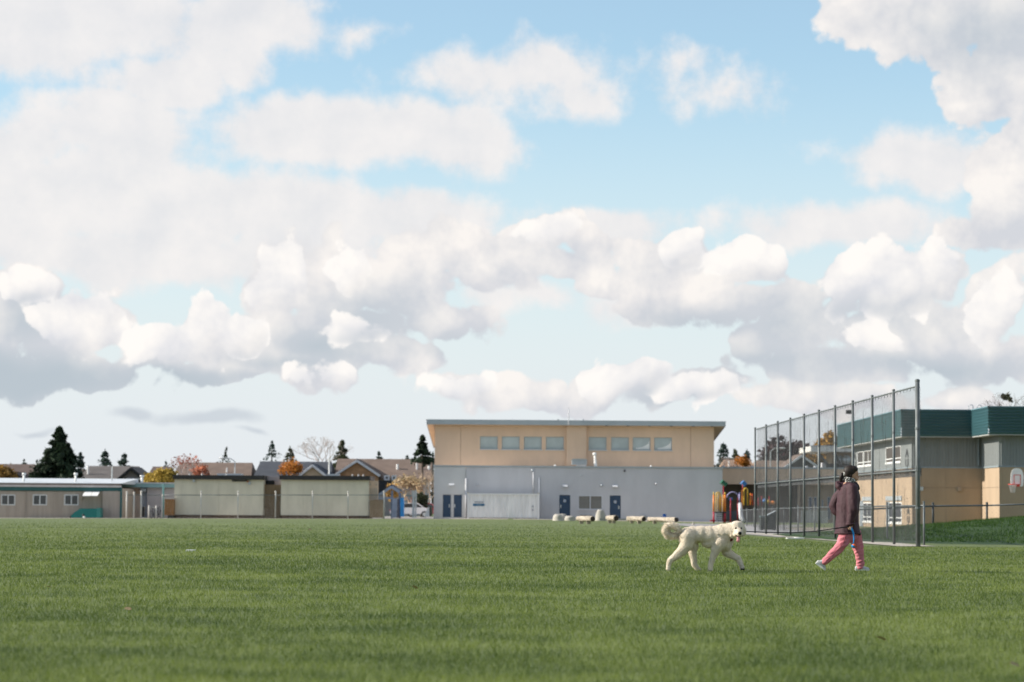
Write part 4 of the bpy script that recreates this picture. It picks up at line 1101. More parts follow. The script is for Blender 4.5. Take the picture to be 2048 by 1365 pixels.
# brown door shed between the two cabins
M_BRN = pm('brown_board', (.21, .155, .10), .85, .12, 1.5, stretch=(3, 3, .4))
bd = thing('brown_door_shed', 'narrow brown boarded doorway shed between the two cream cabins', 'shed', (WX(544, YQ + 1), YQ + 1, -.4))
x0, x1, z0, z1 = fr(527.5, 970, 560.5, 1036, YQ + 1)
for k in range(5):
    a = x0 + (x1 - x0) * k / 5; MB().box(a + .008, a + (x1 - x0) / 5 - .008, YQ + 1, YQ + 1.04, z0, z1).build('board', M_BRN, bd)
MB().box(x0, x1, YQ + 1.05, YQ + 4, z0 - .2, z1 - .02).build('body', M_BRN, bd)
MB().box(x0, x1, YQ + 2, YQ + 4, z1 + .002, WZ(544, 953, YQ + 2)).build('gable_board', pm('pink_grey', (.42, .36, .36), .8), bd)
a, b, e, f_ = fr(531, 961.5, 548, 970, YQ + 1.5); MB().box(a, b, YQ + 1.5, YQ + 1.9, e, f_).build('dark_hatch', M_DARK, bd)
p = W(529, 1014, YQ + .9); MB().box(p.x, p.x + .18, YQ + .92, YQ + .998, p.z - .03, p.z + .03).build('handle', M_DARK, bd)
# things at the end of the second cabin
gb = thing('ribbed_screen', 'peach panel with narrow dark slots at the end of the cream cabin', 'screen', (WX(747, YQ + .6), YQ + .6, -.4))
x0, x1, z0, z1 = fr(738.2, 962, 756.5, 1000, YQ + .6)
MB().box(x0, x1, YQ + .6, YQ + .9, z0, z1).build('panel', pm('peach_board', (.62, .47, .36), .8), gb)
for k in range(4):
    a = x0 + (x1 - x0) * (.16 + k * .2); MB().box(a, a + .07, YQ + .57, YQ + .598, z0 + .05, z0 + (z1 - z0) * .62).build('slot', M_LOUVRE, gb)
for k in (.12, .82):
    p = x0 + (x1 - x0) * k; MB().ball((p, YQ + .58, z1 - .35), .07, 8, 6).build('bolt', M_LOUVRE, gb)
for u0, u1, m in ((739, 768, M_BRN),):
    bx_ = thing('brown_crate_shed', 'low brown board fronted shed beneath the slotted peach panel', 'shed', (WX(753, YQ), YQ - .3, -.4))
    x0, x1, z0, z1 = fr(u0, 1000.5, u1, 1036, YQ - .3)
    for k in range(4):
        zz = z0 + (z1 - z0) * k / 4; MB().box(x0, x1, YQ - .3, YQ - .26, zz + .01, zz + (z1 - z0) / 4 - .01).build('board', M_BRN, bx_)
    MB().box(x0 + .02, x1 - .02, YQ - .255, YQ + .58, z0, z1 - .02).build('body', M_BRN, bx_)
# gabled shelter
M_PALEB = pm('pale_blue_grey_paint', (.40, .45, .55), .7, .06)
YS = 222.0
she = thing('gabled_shelter', 'small open gabled shelter with pale blue grey frame between cabin and gymnasium', 'shelter', (WX(783, YS), YS, -.4))
MB().bar(W(756, 992, YS), W(783, 974, YS), .22).build('rafter', M_PALEB, she); MB().bar(W(783, 974, YS), W(799, 984.5, YS), .22).build('rafter', M_PALEB, she)
MB().bar(W(756, 996.5, YS), W(786, 997, YS), .16).build('tie_beam', M_PALEB, she)
for u in (767.5, 784, 800):
    x = WX(u, YS); MB().box(x - .09, x + .09, YS - .05, YS + .13, -.6, WZ(u, 982 if u < 790 else 986, YS)).build('post', M_WPOST if u < 770 else pm('blue_grey_post', (.20, .26, .38), .7), she)
rfp = MB(); a, b, c_ = W(754, 991, YS), W(783, 972, YS), W(801, 984, YS)
rfp.prism([(a.x, a.z), (b.x, b.z), (c_.x, c_.z), (c_.x, c_.z + .12), (b.x, b.z + .14), (a.x, a.z + .12)], 'y', YS + .3, YS + 5); rfp.build('roof', pm('slate_roof', (.10, .11, .13), .8), she)
bp = thing('pale_blue_board', 'tall pale blue standing board beside the gabled shelter', 'board', (WX(789, YS - 1), YS - 1, -.4))
poly_uv(MB(), [(782.5, 1036), (785, 997), (794.5, 997), (793, 1036)], YS - 1, .12).build('panel', pm('pale_blue_board', (.42, .47, .58), .7), bp)
poly_uv(MB(), [(793.3, 1036), (795, 998), (799.5, 998), (799.5, 1036)], YS - .9, .1).build('side', pm('mauve_grey_board', (.26, .24, .28), .7), bp)
bb = tag(poly_uv(MB(), [(800.5, 1034), (800.5, 996), (808, 996), (808, 1034)], YS - 1.2, .5).build('blue_slide_panel', pm('bright_blue_plastic', (.06, .36, .80), .4)), 'bright blue upright plastic panel beside the pale board', 'panel')
gp = thing('gate_pillar', 'pair of grey metal gate pillars between the blue panel and gymnasium', 'pillar', (WX(828, YS), YS, -.4))
for u, w_ in ((827, 3.6), (832, 2.2)):
    x0, x1, z0, z1 = fr(u - w_ / 2 - .6, 982 if u < 830 else 981, u + w_ / 2, 1036, YS); MB().box(x0, x1, YS - .2, YS + .2, z0, z1).build('pillar', M_STEEL, gp)
MB().box(WX(811, YS), WX(825, YS), YS - .05, YS + .05, WZ(818, 994, YS), WZ(818, 990, YS)).build('gate_rail', pm('green_grey_rail', (.25, .28, .27), .6), gp)

# ------------------------------------------------------------------ parked cars in the gap
def car(label, u, Y, paint, flip=1):
    c0 = W(u, 1030, Y); zg_ = gz1(c0.x, Y); c = thing('parked_car', label, 'car', (c0.x, Y, zg_), 'cars parked behind the cabins')
    prof = [(-2.1, .35), (-2.15, .7), (-1.9, .88), (-1.25, .95), (-.75, 1.42), (.65, 1.45), (1.3, .98), (2.0, .85), (2.15, .6), (2.1, .35)]
    MB().prism([(c0.x + flip * x, zg_ + z) for x, z in prof], 'y', Y, Y + 1.7).build('body', paint, c)
    MB().prism([(c0.x + flip * x, zg_ + z) for x, z in ((-1.1, .97), (-.7, 1.36), (.6, 1.38), (1.15, 1.0))], 'y', Y - .01, Y - .003).build('window', M_DGLASS, c)
    for x in (-1.35, 1.35):
        w = MB().tube([(c0.x + x, Y - .04, zg_ + .32), (c0.x + x, Y + .2, zg_ + .32)], .32, 14).build('wheel', M_TYRE, c)
        MB().tube([(c0.x + x, Y - .05, zg_ + .32), (c0.x + x, Y - .041, zg_ + .32)], .19, 10).build('rim', M_STEEL, w)
    for x, m in ((2.12, M_WHITE), (-2.14, pm('tail_red', (.4, .03, .03), .3))): MB().box(c0.x + flip * x - .06, c0.x + flip * x + .06, Y - .006, Y + .25, zg_ + .62, zg_ + .74).build('headlight' if x > 0 else 'tail_light', m, c)
    return c
car('white car parked behind the blue panel by the shelter', 822, 244, pm('white_car_paint', (.70, .70, .72), .25, .03))
car('red car parked between the grey pillars and the gymnasium', 848, 250, pm('red_car_paint', (.35, .02, .03), .25, .03), -1)
cn = thing('tarp_covered_heap', 'white bag beside a dark bundle on the gravel at the gymnasium corner', 'heap', (WX(858, 224), 224, -.4))
poly_uv(MB(), [(848.5, 1034), (851, 1027), (854.5, 1016), (858, 1014), (859, 1034)], 224, .6).build('white_bag', M_WHITE, cn)
p = W(861, 1023, 224.2); MB().ball((p.x, 224.3, p.z), (.2, .25, .5), 10, 8).build('dark_bundle', pm('dark_bundle', (.10, .10, .08), .8), cn, smooth=True)

# ------------------------------------------------------------------ houses beyond
def rmat(n, c): return pm(n, c, .9, .12, .7, stretch=(1, 1, 2), fine=.2)
RO_BR, RO_GR, RO_TN, RO_DK = rmat('brown_shingle', (.115, .085, .075)), rmat('taupe_shingle', (.12, .108, .103)), rmat('tan_shingle', (.165, .122, .10)), rmat('slate_shingle', (.062, .068, .082))
WA_GR, WA_TN, WA_BR, WA_WH = pm('house_grey', (.20, .18, .175), .8), pm('house_tan', (.48, .38, .29), .8), pm('house_brick_brown', (.40, .23, .13), .85, .2, 2), pm('house_pale', (.50, .48, .48), .8)
M_TRIM = pm('white_trim', (.62, .62, .66), .6)
def house(label, u0, u1, v_eave, v_ridge, Y, roof, wall, gables=(), hip=0.0, depth=11, windows=(), chim=(), dark_trim=False):
    um = (u0 + u1) / 2
    x0, x1 = WX(u0, Y, v_ridge), WX(u1, Y, v_ridge)
    ze, zr = WZ(um, v_eave, Y), WZ(um, v_ridge, Y + depth / 2)
    h = thing('house', label, 'house', ((x0 + x1) / 2, Y, -.5), 'houses beyond the school field')
    hp_ = hip * (x1 - x0)
    MB().box(x0 + .4, x1 - .4, Y + .5, Y + depth - .5, -.8, ze).build('wall', wall, h)
    r = MB(); ym = Y + depth / 2
    A, B, C_, D_ = (x0, Y, ze), (x1, Y, ze), (x1 - hp_, ym, zr), (x0 + hp_, ym, zr)
    E_, F_ = (x0, Y + depth, ze), (x1, Y + depth, ze)
    t = .22
    lo = lambda p: (p[0], p[1], p[2] - t)
    r.quad(A, B, C_, D_); r.quad(F_, E_, D_, C_); r.tri(B, F_, C_); r.tri(E_, A, D_)
    r.quad(lo(A), A, D_, lo(D_)); r.quad(B, lo(B), lo(C_), C_); r.quad(lo(B), lo(A), A, B); r.quad(lo(A), lo(B), lo(F_), lo(E_))
    ro = r.build('roof', roof, h)
    for (uc, hw, va, vb, gw) in gables:
        yg_ = Y - 2.5
        a, b, ap = W(uc - hw, vb, yg_), W(uc + hw, vb, yg_), W(uc, va, yg_)
        MB().prism([(a.x + .3, -.8), (b.x - .3, -.8), (b.x - .3, a.z), (ap.x, ap.z - .12), (a.x + .3, a.z)], 'y', yg_ + .4, Y + depth / 2 - .5).build('gable_wall', gw, h)
        gr_ = MB(); gr_.prism([(a.x, a.z - .02), (ap.x, ap.z), (b.x, a.z - .02), (b.x, a.z + .2), (ap.x, ap.z + .24), (a.x, a.z + .2)], 'y', yg_ + .05, Y + depth / 2)
        g_ = gr_.build('gable_roof', roof, h)
        for p, q in ((a, ap), (b, ap)): MB().bar((p.x, yg_, a.z if p is not ap else ap.z), (q.x, yg_, ap.z), .24).build('bargeboard', M_DARK if dark_trim else M_TRIM, g_)
    for (a, b, c_, d_) in windows:
        x0_, x1_, z0_, z1_ = fr(a, b, c_, d_, Y - 2.3 if gables else Y + .3)
        yy = Y - 2.3 if gables else Y + .3
        f = frame_bars(MB(), x0_, x1_, z0_, z1_, yy, yy + .12, .16).build('window', M_TRIM, h)
        MB().box(x0_ + .15, x1_ - .15, yy + .06, yy + .1, z0_ + .15, z1_ - .15).build('pane', M_DGLASS, f)
    for (uc, v0, v1, w_, m) in chim:
        p = W(uc, v0, Y + 2.6); q = W(uc, v1, Y + 2.6)
        MB().tube([(p.x, Y + 2.6, q.z - .6), (p.x, Y + 2.6, p.z)], w_ * Y / F / 2, 8).build('chimney_pipe', m, ro)
    return h
house('house with dark brown roof and steep dark gable behind the tan portable', -60, 86, 966, 928.5, 268, RO_BR, WA_GR, [(30, 22, 948, 968, WA_GR)], hip=.03, chim=[(73, 927, 934, 4, M_FRAMEL)], dark_trim=True)
house('house with taupe roof, dark gable and two white windows', 150, 276, 964, 932.5, 275, RO_GR, WA_GR, [(262, 30, 938, 962, WA_GR)], hip=.10, windows=[(252, 957, 268, 970), (272, 957, 284, 970)], chim=[(176, 931, 943, 4, M_WHITE)], dark_trim=True)
house('house with narrow tan gable just right of the big conifer', 148, 164, 960, 937, 290, RO_TN, WA_TN, [], hip=.45, depth=8)
house('far house with brown roof behind the yellow shrubs', 290, 334, 962, 933.5, 300, RO_BR, WA_TN, hip=.06)
house('house with wide tan brown roof behind the first cream cabin', 340, 502, 962, 925.5, 272, RO_TN, WA_TN, hip=.045, chim=[(454, 936, 946, 3.4, M_FRAMEL)])
house('house with dark slate roof and timbered gable behind the second cream cabin', 503, 664, 962, 923.5, 270, RO_DK, WA_GR, [(625, 34, 931, 958, WA_TN)], hip=.05)
hb = house('house with broad tan roof and brown gable trimmed in white', 668, 862, 957, 918.5, 275, RO_TN, WA_WH, [(714, 46, 922, 952, WA_BR)], hip=.0, windows=[(768, 951, 779, 961), (783, 951, 793, 961)], chim=[(795, 929, 946, 5, M_WHITE), (858, 915, 930, 5, M_WHITE), (834, 927, 934, 4, M_FRAMEL)])
house('small house with orange tan roof peeping over the gymnasium link', 1444, 1520, 945, 920, 300, rmat('orange_tile', (.27, .175, .12)), WA_TN, hip=.15, chim=[(1458, 922, 938, 3.4, M_WHITE)])
house('house with tan roof seen through the far end of the tall fence', 1512, 1586, 945, 921.5, 305, rmat('tan_tile', (.20, .145, .11)), WA_TN, hip=.08)
house('house with dark gable seen through the middle of the tall fence', 1566, 1640, 945, 922, 290, RO_TN, WA_GR, [(1604, 38, 912, 938, pm('dark_gable', (.07, .07, .075), .8))], hip=.2)
# dark panel painted for the shade inside the open garage
MB().box(WX(757, 272), WX(782, 272), 272, 272.3, WZ(770, 986, 272), WZ(770, 962, 272)).build('garage_shade_panel', pm('garage_shade', (.02, .022, .028), .6), hb)
# street lamps
def lamp(label, u, v, Y, arm):
    p = W(u, v, Y); l = thing('street_lamp', label, 'street lamp', (p.x, Y, -.5), 'street lamps beyond the school')
    MB().tube([(p.x, Y, -.7), (p.x, Y, p.z)], .10, 8, r1=.06).build('pole', M_STEEL, l)
    MB().tube([(p.x, Y, p.z), (p.x + arm * .5, Y, p.z + .35), (p.x + arm * 1.2, Y, p.z + .4)], .05, 6).build('arm', M_STEEL, l)
    MB().ball((p.x + arm * 1.4, Y, p.z + .38), (.4, .15, .1), 10, 6).build('lamp_head', M_FRAMEL, l)
lamp('street lamp rising over the tan brown roof behind the first cabin', 470, 924, 262, -1)
lamp('street lamp seen through the far bays of the tall fence', 1541, 903, 282, 1)

# ------------------------------------------------------------------ trees
M_BARK = pm('bark', (.10, .08, .065), .95, .25, 3, bump=.5)
M_BARKG = pm('grey_bark', (.30, .27, .26), .95, .2, 3)
def leafmat(n, c, var=.5): return pm(n, c, .75, var, .9, trans=.25)
L_CON, L_CON2, L_CON3 = leafmat('dark_conifer', (.022, .040, .020)), leafmat('blue_conifer', (.045, .072, .062)), leafmat('olive_conifer', (.075, .085, .045))
L_YEL, L_ORG, L_RED, L_PUR, L_OCH = leafmat('yellow_leaf', (.42, .30, .06)), leafmat('orange_leaf', (.42, .17, .035)), leafmat('red_leaf', (.32, .10, .06)), leafmat('purple_leaf', (.055, .026, .030)), leafmat('ochre_leaf', (.24, .14, .035))
L_TWIG = pm('pale_twig', (.36, .30, .28), .95, .15)
def leaf_quads(P_, N_, size, rng):
    """one small bent face per leaf clump"""
    n = len(P_)
    a = rng.standard_normal((n, 3)); a /= np.linalg.norm(a, axis=1)[:, None]
    b = np.cross(a, N_ + 0.3 * rng.standard_normal((n, 3))); b /= (np.linalg.norm(b, axis=1)[:, None] + 1e-6)
    s_ = (size * (0.5 + rng.random(n)))[:, None] if np.ndim(size) else (size * (0.5 + rng.random(n)))[:, None]
    return np.stack([P_ - a * s_, P_ + b * s_ * .55, P_ + a * s_, P_ - b * s_ * .55], 1).reshape(-1, 3)
def foliage(name, pts, size, mat, parent, rng, dirs=None):
    pts = np.asarray(pts); d = dirs if dirs is not None else rng.standard_normal(pts.shape)
    v = leaf_quads(pts, d, size, rng) - np.array(root_of(parent).location)
    me = np_mesh(name, v, np.arange(len(v)).reshape(-1, 4), 4)
    return link(name, me, mat, parent, kind='stuff')
def conifer(label, u, v_top, Y, half_px, v_base_wide, mat=L_CON, n=2600, gappy=0.0, sz=1.0, bent=0.0, trunk_show=False, seed=1):
    rng = np.random.default_rng(seed)
    top = W(u, v_top, Y); x0 = top.x; H = top.z + .6; Rr = (half_px if half_px > 30 else half_px * 1.35) * Y / F; zb = WZ(u, v_base_wide, Y)
    t = thing('conifer_tree', label, 'tree', (x0, Y, -.6), 'conifers beyond the school')
    MB().tube([(x0, Y, -.8), (x0 + bent * .2, Y, H * .5), (x0 + bent, Y, top.z)], [max(.12, H * .022), H * .014, .03], 8).build('trunk', M_BARK, t, smooth=True)
    pts = []; dirs = []
    z0 = zb if trunk_show else min(zb, 2.0)
    nl = max(14, int((top.z - z0) / .24))
    for k in range(nl):
        f = (k + rng.uniform(-.8, .8)) / nl; f = min(max(f, 0), .985); z = z0 + (top.z - z0) * f
        # widest at the base height, narrowing to the tip
        rr = Rr * min(1.0, (top.z - z) / max(.1, top.z - zb)) ** 1.0
        nb_ = int(rng.integers(4, 8)); m = max(3, int(n / nl / nb_))
        for j in range(nb_):
            if rng.random() < gappy: continue
            a = rng.random() * 2 * math.pi; L = rr * rng.uniform(.55, 1.15) + .05
            s_ = rng.random(m) ** .6
            r_ = L * s_
            px = x0 + bent * f + np.cos(a) * r_ + rng.normal(0, .03 + .05 * L, m); py = Y + np.sin(a) * r_ + rng.normal(0, .03 + .05 * L, m)
            pz = z + .12 * r_ - .30 * r_ * s_ + rng.normal(0, .05 + .04 * L, m)
            pts.append(np.stack([px, py, pz], 1)); dirs.append(np.tile([math.cos(a), math.sin(a), -.4], (m, 1)))
    pts.append(np.stack([np.full(6, x0 + bent), np.full(6, Y), top.z - np.linspace(0, 1, 6) * .8], 1)); dirs.append(np.tile([0, 0, 1.], (6, 1)))
    foliage('crown', np.concatenate(pts), .17 * sz, mat, t, rng, np.concatenate(dirs))
    return t
conifer('largest dark conifer with broad skirt behind the tan portable', 119, 852, 262, 62, 962, n=26000, gappy=.16, sz=1.2, seed=3)
conifer('slim blue green conifer close to the largest conifer', 161, 905, 285, 12, 950, L_CON2, n=1800, seed=4)
conifer('pointed spruce above the taupe roof, left of its pair', 210, 899, 310, 15, 935, L_CON2, n=2200, gappy=.25, seed=5)
conifer('bushier spruce above the taupe roof beside its taller pair', 249, 906, 312, 16, 936, L_CON2, n=2600, gappy=.15, seed=6)
conifer('leaning ragged conifer above the wide tan brown roof', 434, 893, 320, 11, 925, L_CON, n=900, gappy=.5, bent=1.3, seed=7)
conifer('open branched conifer above the slate roof', 544, 883, 320, 17, 922, L_CON2, n=1300, gappy=.45, seed=8)
conifer('small dense conifer right beside the open branched one', 580, 894, 318, 11, 920, L_CON3, n=1500, gappy=.2, seed=9)
conifer('olive cypress beside the bare tree', 684, 879, 300, 18, 935, L_CON3, n=4200, seed=10)
conifer('round topped conifer far behind the broad tan roof', 758, 904, 340, 8, 920, L_CON2, n=900, seed=11)
conifer('tall conifer with bare trunk at the gymnasium corner', 845, 870, 262, 19, 924, L_CON, n=4200, gappy=.2, trunk_show=True, seed=12)
conifer('tiny far conifer beside the trunked conifer', 815, 911, 340, 7, 922, L_CON2, n=500, seed=13)
conifer('dark conifer just right of the gymnasium roof', 1447, 885, 320, 17, 925, L_CON2, n=3000, seed=14)
conifer('bushy green conifer above the small orange tan roof', 1470, 898, 325, 13, 930, L_CON3, n=1800, seed=15)
conifer('grey green conifer nearest the end of the tall fence', 1494, 899, 325, 12, 926, L_CON2, n=1500, gappy=.3, seed=16)
for i, (u, v, hp2) in enumerate(((48, 918, 6), (74, 921, 5), (332, 925, 6), (866, 905, 6), (1520, 915, 7))):
    conifer(['tip of a conifer over the dark brown roof', 'second conifer tip over the dark brown roof', 'tip of a conifer between the two brown roofs', 'sliver of conifer against the gymnasium wall', 'conifer tip behind the end bays of the tall fence'][i], u, v, 340, hp2, 935, L_CON2, n=400, seed=20 + i)

def broadleaf(label, u, v_top, Y, half_px, v_low, mat, n=3000, sz=.22, twig=M_BARK, bare=False, seed=1, name='broadleaf_tree', levels=4, clump=True, base_z=None, group='broadleaf trees beyond the school', zsq=1.0):
    rng = np.random.default_rng(seed); rr = random.Random(seed)
    top = W(u, v_top, Y); x0 = top.x; Rr = half_px * Y / F; zl_ = WZ(u, v_low, Y); cz = (top.z + zl_) / 2; hz = (top.z - zl_) / 2
    bz = -.6 if base_z is None else base_z
    t = thing(name, label, 'tree' if name.endswith('tree') else 'shrub', (x0, Y, bz), group)
    tips = []; mb = MB()
    def grow(p, d, L, r, lev):
        q = p + d * L
        mid_ = p.lerp(q, .5) + Vector((rr.uniform(-.06, .06), rr.uniform(-.06, .06), 0)) * L
        mb.tube([p, mid_, q], [r, r * .85, r * .68], 5 if lev > 2 else 3, cap=False)
        if lev == 0: tips.append(q); return
        if lev <= 2: tips.append(q)
        for k in range(rr.choice((2, 3, 3)) if lev > 1 else 3):
            a = Vector((rr.gauss(0, 1), rr.gauss(0, 1), rr.gauss(.35, .6))).normalized()
            nd = (d * 1.0 + a * .75).normalized()
            e = q + nd * L * .72
            if ((e.x - x0) / (Rr * 1.02)) ** 2 + ((e.z - cz) / (hz * 1.02)) ** 2 > 1 and e.z > cz: nd = (nd + Vector((x0 - e.x, Y - e.y, cz - e.z)).normalized() * .5).normalized()
            grow(q, nd, L * rr.uniform(.62, .82), r * .62, lev - 1)
    th_ = max(.6, (zl_ - bz) * .8 + .3)
    trunk_top = Vector((x0, Y, bz + th_))
    mb.tube([(x0, Y, bz - .2), trunk_top], [max(.06, Rr * .055), max(.05, Rr * .045)], 7)
    for k in range(5):
        a = 2 * math.pi * k / 5 + rr.uniform(-.4, .4); d = Vector((math.cos(a) * .75, math.sin(a) * .75, 1.0 + rr.uniform(-.3, .5))).normalized()
        grow(trunk_top, d, (hz * 2 + (zl_ - bz - th_)) * .30, max(.04, Rr * .035), levels - 1)
    mb.build('trunk', twig, t)
    if not bare:
        # leaves gather in clumps round the twig ends
        T = np.array([tuple(p) for p in tips]) if tips else np.zeros((1, 3))
        g = rng.standard_normal((60, 3)); g /= np.linalg.norm(g, axis=1)[:, None]; g *= (rng.random(60) ** .4)[:, None]
        T2 = g * np.array([Rr, Rr, hz]) + np.array([x0, Y, cz])
        C = np.concatenate([T, T2]) if clump else T
        inside = (((C - np.array([x0, Y, cz])) / np.array([Rr * 1.05, Rr * 1.2, hz * 1.05])) ** 2).sum(1) < 1.1
        C = C[inside] if inside.sum() > 5 else C
        ci = rng.integers(0, len(C), n)
        pts = C[ci] + rng.standard_normal((n, 3)) * Rr * .13
        foliage('crown', pts, sz, mat, t, rng)
    return t
broadleaf('leafless grey tree standing tall behind the slate roof', 645, 862, 300, 38, 925, None, bare=True, twig=L_TWIG, seed=31, levels=6)
broadleaf('autumn tree with thin orange red leaves at the end of the first cabin', 372, 901, 262, 24, 950, L_RED, 260, .12, twig=L_TWIG, seed=32, levels=5, clump=False)
broadleaf('bright orange tree before the slate roof', 582, 920, 264, 22, 952, L_ORG, 1000, .15, seed=33)
broadleaf('red orange shrub top above the first cabin roof', 402, 926, 258, 18, 955, leafmat('rust_leaf', (.38, .13, .07)), 420, .14, seed=34, twig=L_TWIG)
broadleaf('yellow leaved shrub left of the first cream cabin', 330, 938, 244, 22, 966, L_YEL, 2600, .16, seed=35)
broadleaf('smaller yellow shrub beside the white vent pipe', 303, 946, 246, 14, 966, L_YEL, 1400, .15, seed=36)
broadleaf('brownish autumn tree at the edge behind the dark brown roof', 4, 930, 258, 24, 962, L_OCH, 2400, .18, seed=37)
broadleaf('pale yellow tree drooping before the broad tan roof', 822, 946, 252, 30, 1012, leafmat('straw_leaf', (.40, .31, .19)), 1300, .14, twig=L_TWIG, seed=38, levels=5)
broadleaf('ochre small tree by the gabled shelter', 785, 965, 236, 14, 1005, leafmat('gold_leaf', (.40, .25, .08)), 700, .15, seed=39)
broadleaf('bare pale tree growing against the gymnasium corner', 858, 930, 258, 18, 1010, None, bare=True, twig=pm('tan_twig', (.40, .30, .22), .95), seed=40, levels=6)
broadleaf('dark evergreen shrub at the foot of the pale tree', 843, 984, 246, 11, 1022, leafmat('dark_shrub', (.03, .04, .02)), 1500, .16, seed=41, name='evergreen_shrub')
broadleaf('large round purple tree seen through the tall fence', 1571, 877, 330, 41, 940, L_PUR, 9000, .30, seed=42)
broadleaf('golden orange tree behind the pale roof canopy', 1662, 868, 310, 27, 925, leafmat('golden_leaf', (.36, .20, .03)), 4200, .26, seed=43)
broadleaf('rust coloured tree beside the teal parapet', 1700, 876, 330, 22, 925, leafmat('rust_brown_leaf', (.28, .12, .05)), 2400, .24, seed=44)
broadleaf('yellow green tree under the pale roof canopy', 1625, 905, 300, 22, 940, L_OCH, 1800, .2, seed=45)
broadleaf('bare brown tree right of the gymnasium roof', 1457, 905, 300, 14, 935, None, bare=True, twig=pm('mauve_twig', (.24, .19, .18), .95), seed=46, levels=6)
broadleaf('low orange shrub above the small orange tan roof', 1485, 914, 296, 15, 930, L_ORG, 900, .18, seed=47)
broadleaf('thin treetop with sparse leaves rising behind the teal parapet', 2018, 768, 178, 12, 826, leafmat('dull_leaf', (.07, .07, .04)), 150, .16, seed=48, levels=5, clump=False, base_z=-.4)

# ------------------------------------------------------------------ play structure
YY = 206.0
play = thing('play_structure', 'playground climbing structure with red, orange and yellow posts and small tilted roofs', 'playground', (WX(1460, YY), YY, -.4))
P_RED, P_ORG, P_YEL = pm('play_red', (.42, .03, .05), .4), pm('play_orange', (.75, .24, .04), .4), pm('play_yellow', (.70, .45, .07), .4)
P_GRN, P_BLU, P_LIL, P_DK = pm('play_green', (.02, .12, .07), .4), pm('play_blue', (.05, .16, .40), .4), pm('play_lilac', (.40, .36, .62), .4), pm('play_dark', (.04, .045, .06), .6)
def ppost(u, v0, v1, w, m, dy=0.0, name='post'):
    x = WX(u, YY + dy); return MB().tube([(x, YY + dy, WZ(u, v1, YY + dy)), (x, YY + dy, WZ(u, v0, YY + dy))], w * .78 * YY / F / 2, 10).build(name, m, play, smooth=True)
ppost(1447, 969, 1046, 2.4, P_RED, .8)
for u, dy in ((1427.5, 0), (1450, 0)):
    ppost(u, 990, 1024, 5, P_ORG, dy); ppost(u, 1024.2, 1046, 4.6, P_RED, dy); ppost(u, 985, 989.8, 3.4, P_YEL, dy, 'post_cap')
ppost(1442.5, 994, 1024, 2.6, P_ORG, .4); ppost(1445.8, 990, 1024, 2.2, P_YEL, .6)
ppost(1461.2, 997, 1046, 2.4, P_RED, -.3); ppost(1475.5, 996, 1043, 2.6, P_RED, .2); ppost(1485.3, 969, 985, 2.4, P_RED); ppost(1484, 981, 1046, 4.2, P_ORG)
ppost(1479, 985, 1008, 3.4, P_LIL); ppost(1501, 987, 1011, 2.8, P_ORG, .5); ppost(1504.5, 988, 1011, 2.4, pm('play_vermilion', (.6, .09, .03), .4), .2); ppost(1508.5, 1000, 1011, 2, P_RED, .6)
for u, h in ((1516.5, 996), (1523.5, 993), (1538.5, 993), (1517, 1002)): ppost(u, h, 1012, 2, P_RED, 1.5)
def arch(u0, u1, v_top, v_bot, m, r=.05, dy=.3):
    a, b = WX(u0, YY + dy), WX(u1, YY + dy); zt_, zb_ = WZ(u0, v_top, YY), WZ(u0, v_bot, YY); rd = (b - a) / 2
    pts = [(a, YY + dy, zb_)] + [((a + b) / 2 - rd * math.cos(t), YY + dy, zt_ - rd + rd * math.sin(t)) for t in np.linspace(0, math.pi, 9)] + [(b, YY + dy, zb_)]
    return MB().tube(pts, r, 6).build('arch_rail', m, play, smooth=True)
arch(1432, 1441, 985, 1024, P_YEL); arch(1435.5, 1438.8, 988, 1024, P_YEL, .035, .5); arch(1488, 1495, 977, 1011, P_YEL, .06); arch(1454, 1477, 984.5, 996, P_LIL, .045, .2)
def tilted(u0, v0, u1, v1, m, name='roof_panel'):
    a, b = W(u0, v0, YY + .3), W(u1, v1, YY + .3); d = Vector((b.x - a.x, 0, b.z - a.z)).normalized(); n = Vector((-d.z, 0, d.x)) * .16
    pts = [(a.x - n.x, a.z - n.z), (b.x - n.x, b.z - n.z), (b.x + n.x, b.z + n.z), (a.x + n.x, a.z + n.z)]
    return MB().prism(pts, 'y', YY - .3, YY + 1.3).build(name, m, play)
tilted(1443, 963.5, 1452.5, 970.5, P_GRN); tilted(1484.5, 964.5, 1491, 970.5, P_BLU)
x0, x1, z0, z1 = fr(1430.5, 1024.3, 1452, 1026.8, YY); MB().box(x0, x1, YY - .1, YY + 1.6, z0, z1).build('deck', P_DK, play)
x0, x1, z0, z1 = fr(1436, 998, 1440, 1023.5, YY); MB().box(x0, x1, YY + .7, YY + .75, z0, z1).build('clear_panel', pm('play_grey_panel', (.36, .40, .44), .3), play)
x0, x1, z0, z1 = fr(1454, 1022, 1475, 1039, YY + 2.5); MB().box(x0, x1, YY + 2.5, YY + 2.6, z0, z1).build('dark_panel', pm('play_slate', (.075, .09, .12), .6), play)
x0, x1, z0, z1 = fr(1458, 995, 1465, 1001, YY + .4); MB().box(x0, x1, YY + .4, YY + .5, z0, z1).build('steering_panel', P_BLU, play)
net = MB()
for k in range(5):
    a = W(1434 + k * 3.4, 1027, YY + .2); b = W(1433.5 + k * 3.4, 1044, YY + .2); net.tube([a, b], .03, 4)
for k in range(4):
    a = W(1433, 1029 + k * 4.2, YY + .2); b = W(1448, 1029.3 + k * 4.2, YY + .2); net.tube([a, b], .03, 4)
net.build('climbing_net', P_DK, play)
x0, x1, z0, z1 = fr(1420.5, 1040.5, 1431, 1043.5, YY - .4); MB().box(x0, x1, YY - .5, YY - .1, z0, z1).build('step', P_RED, play)
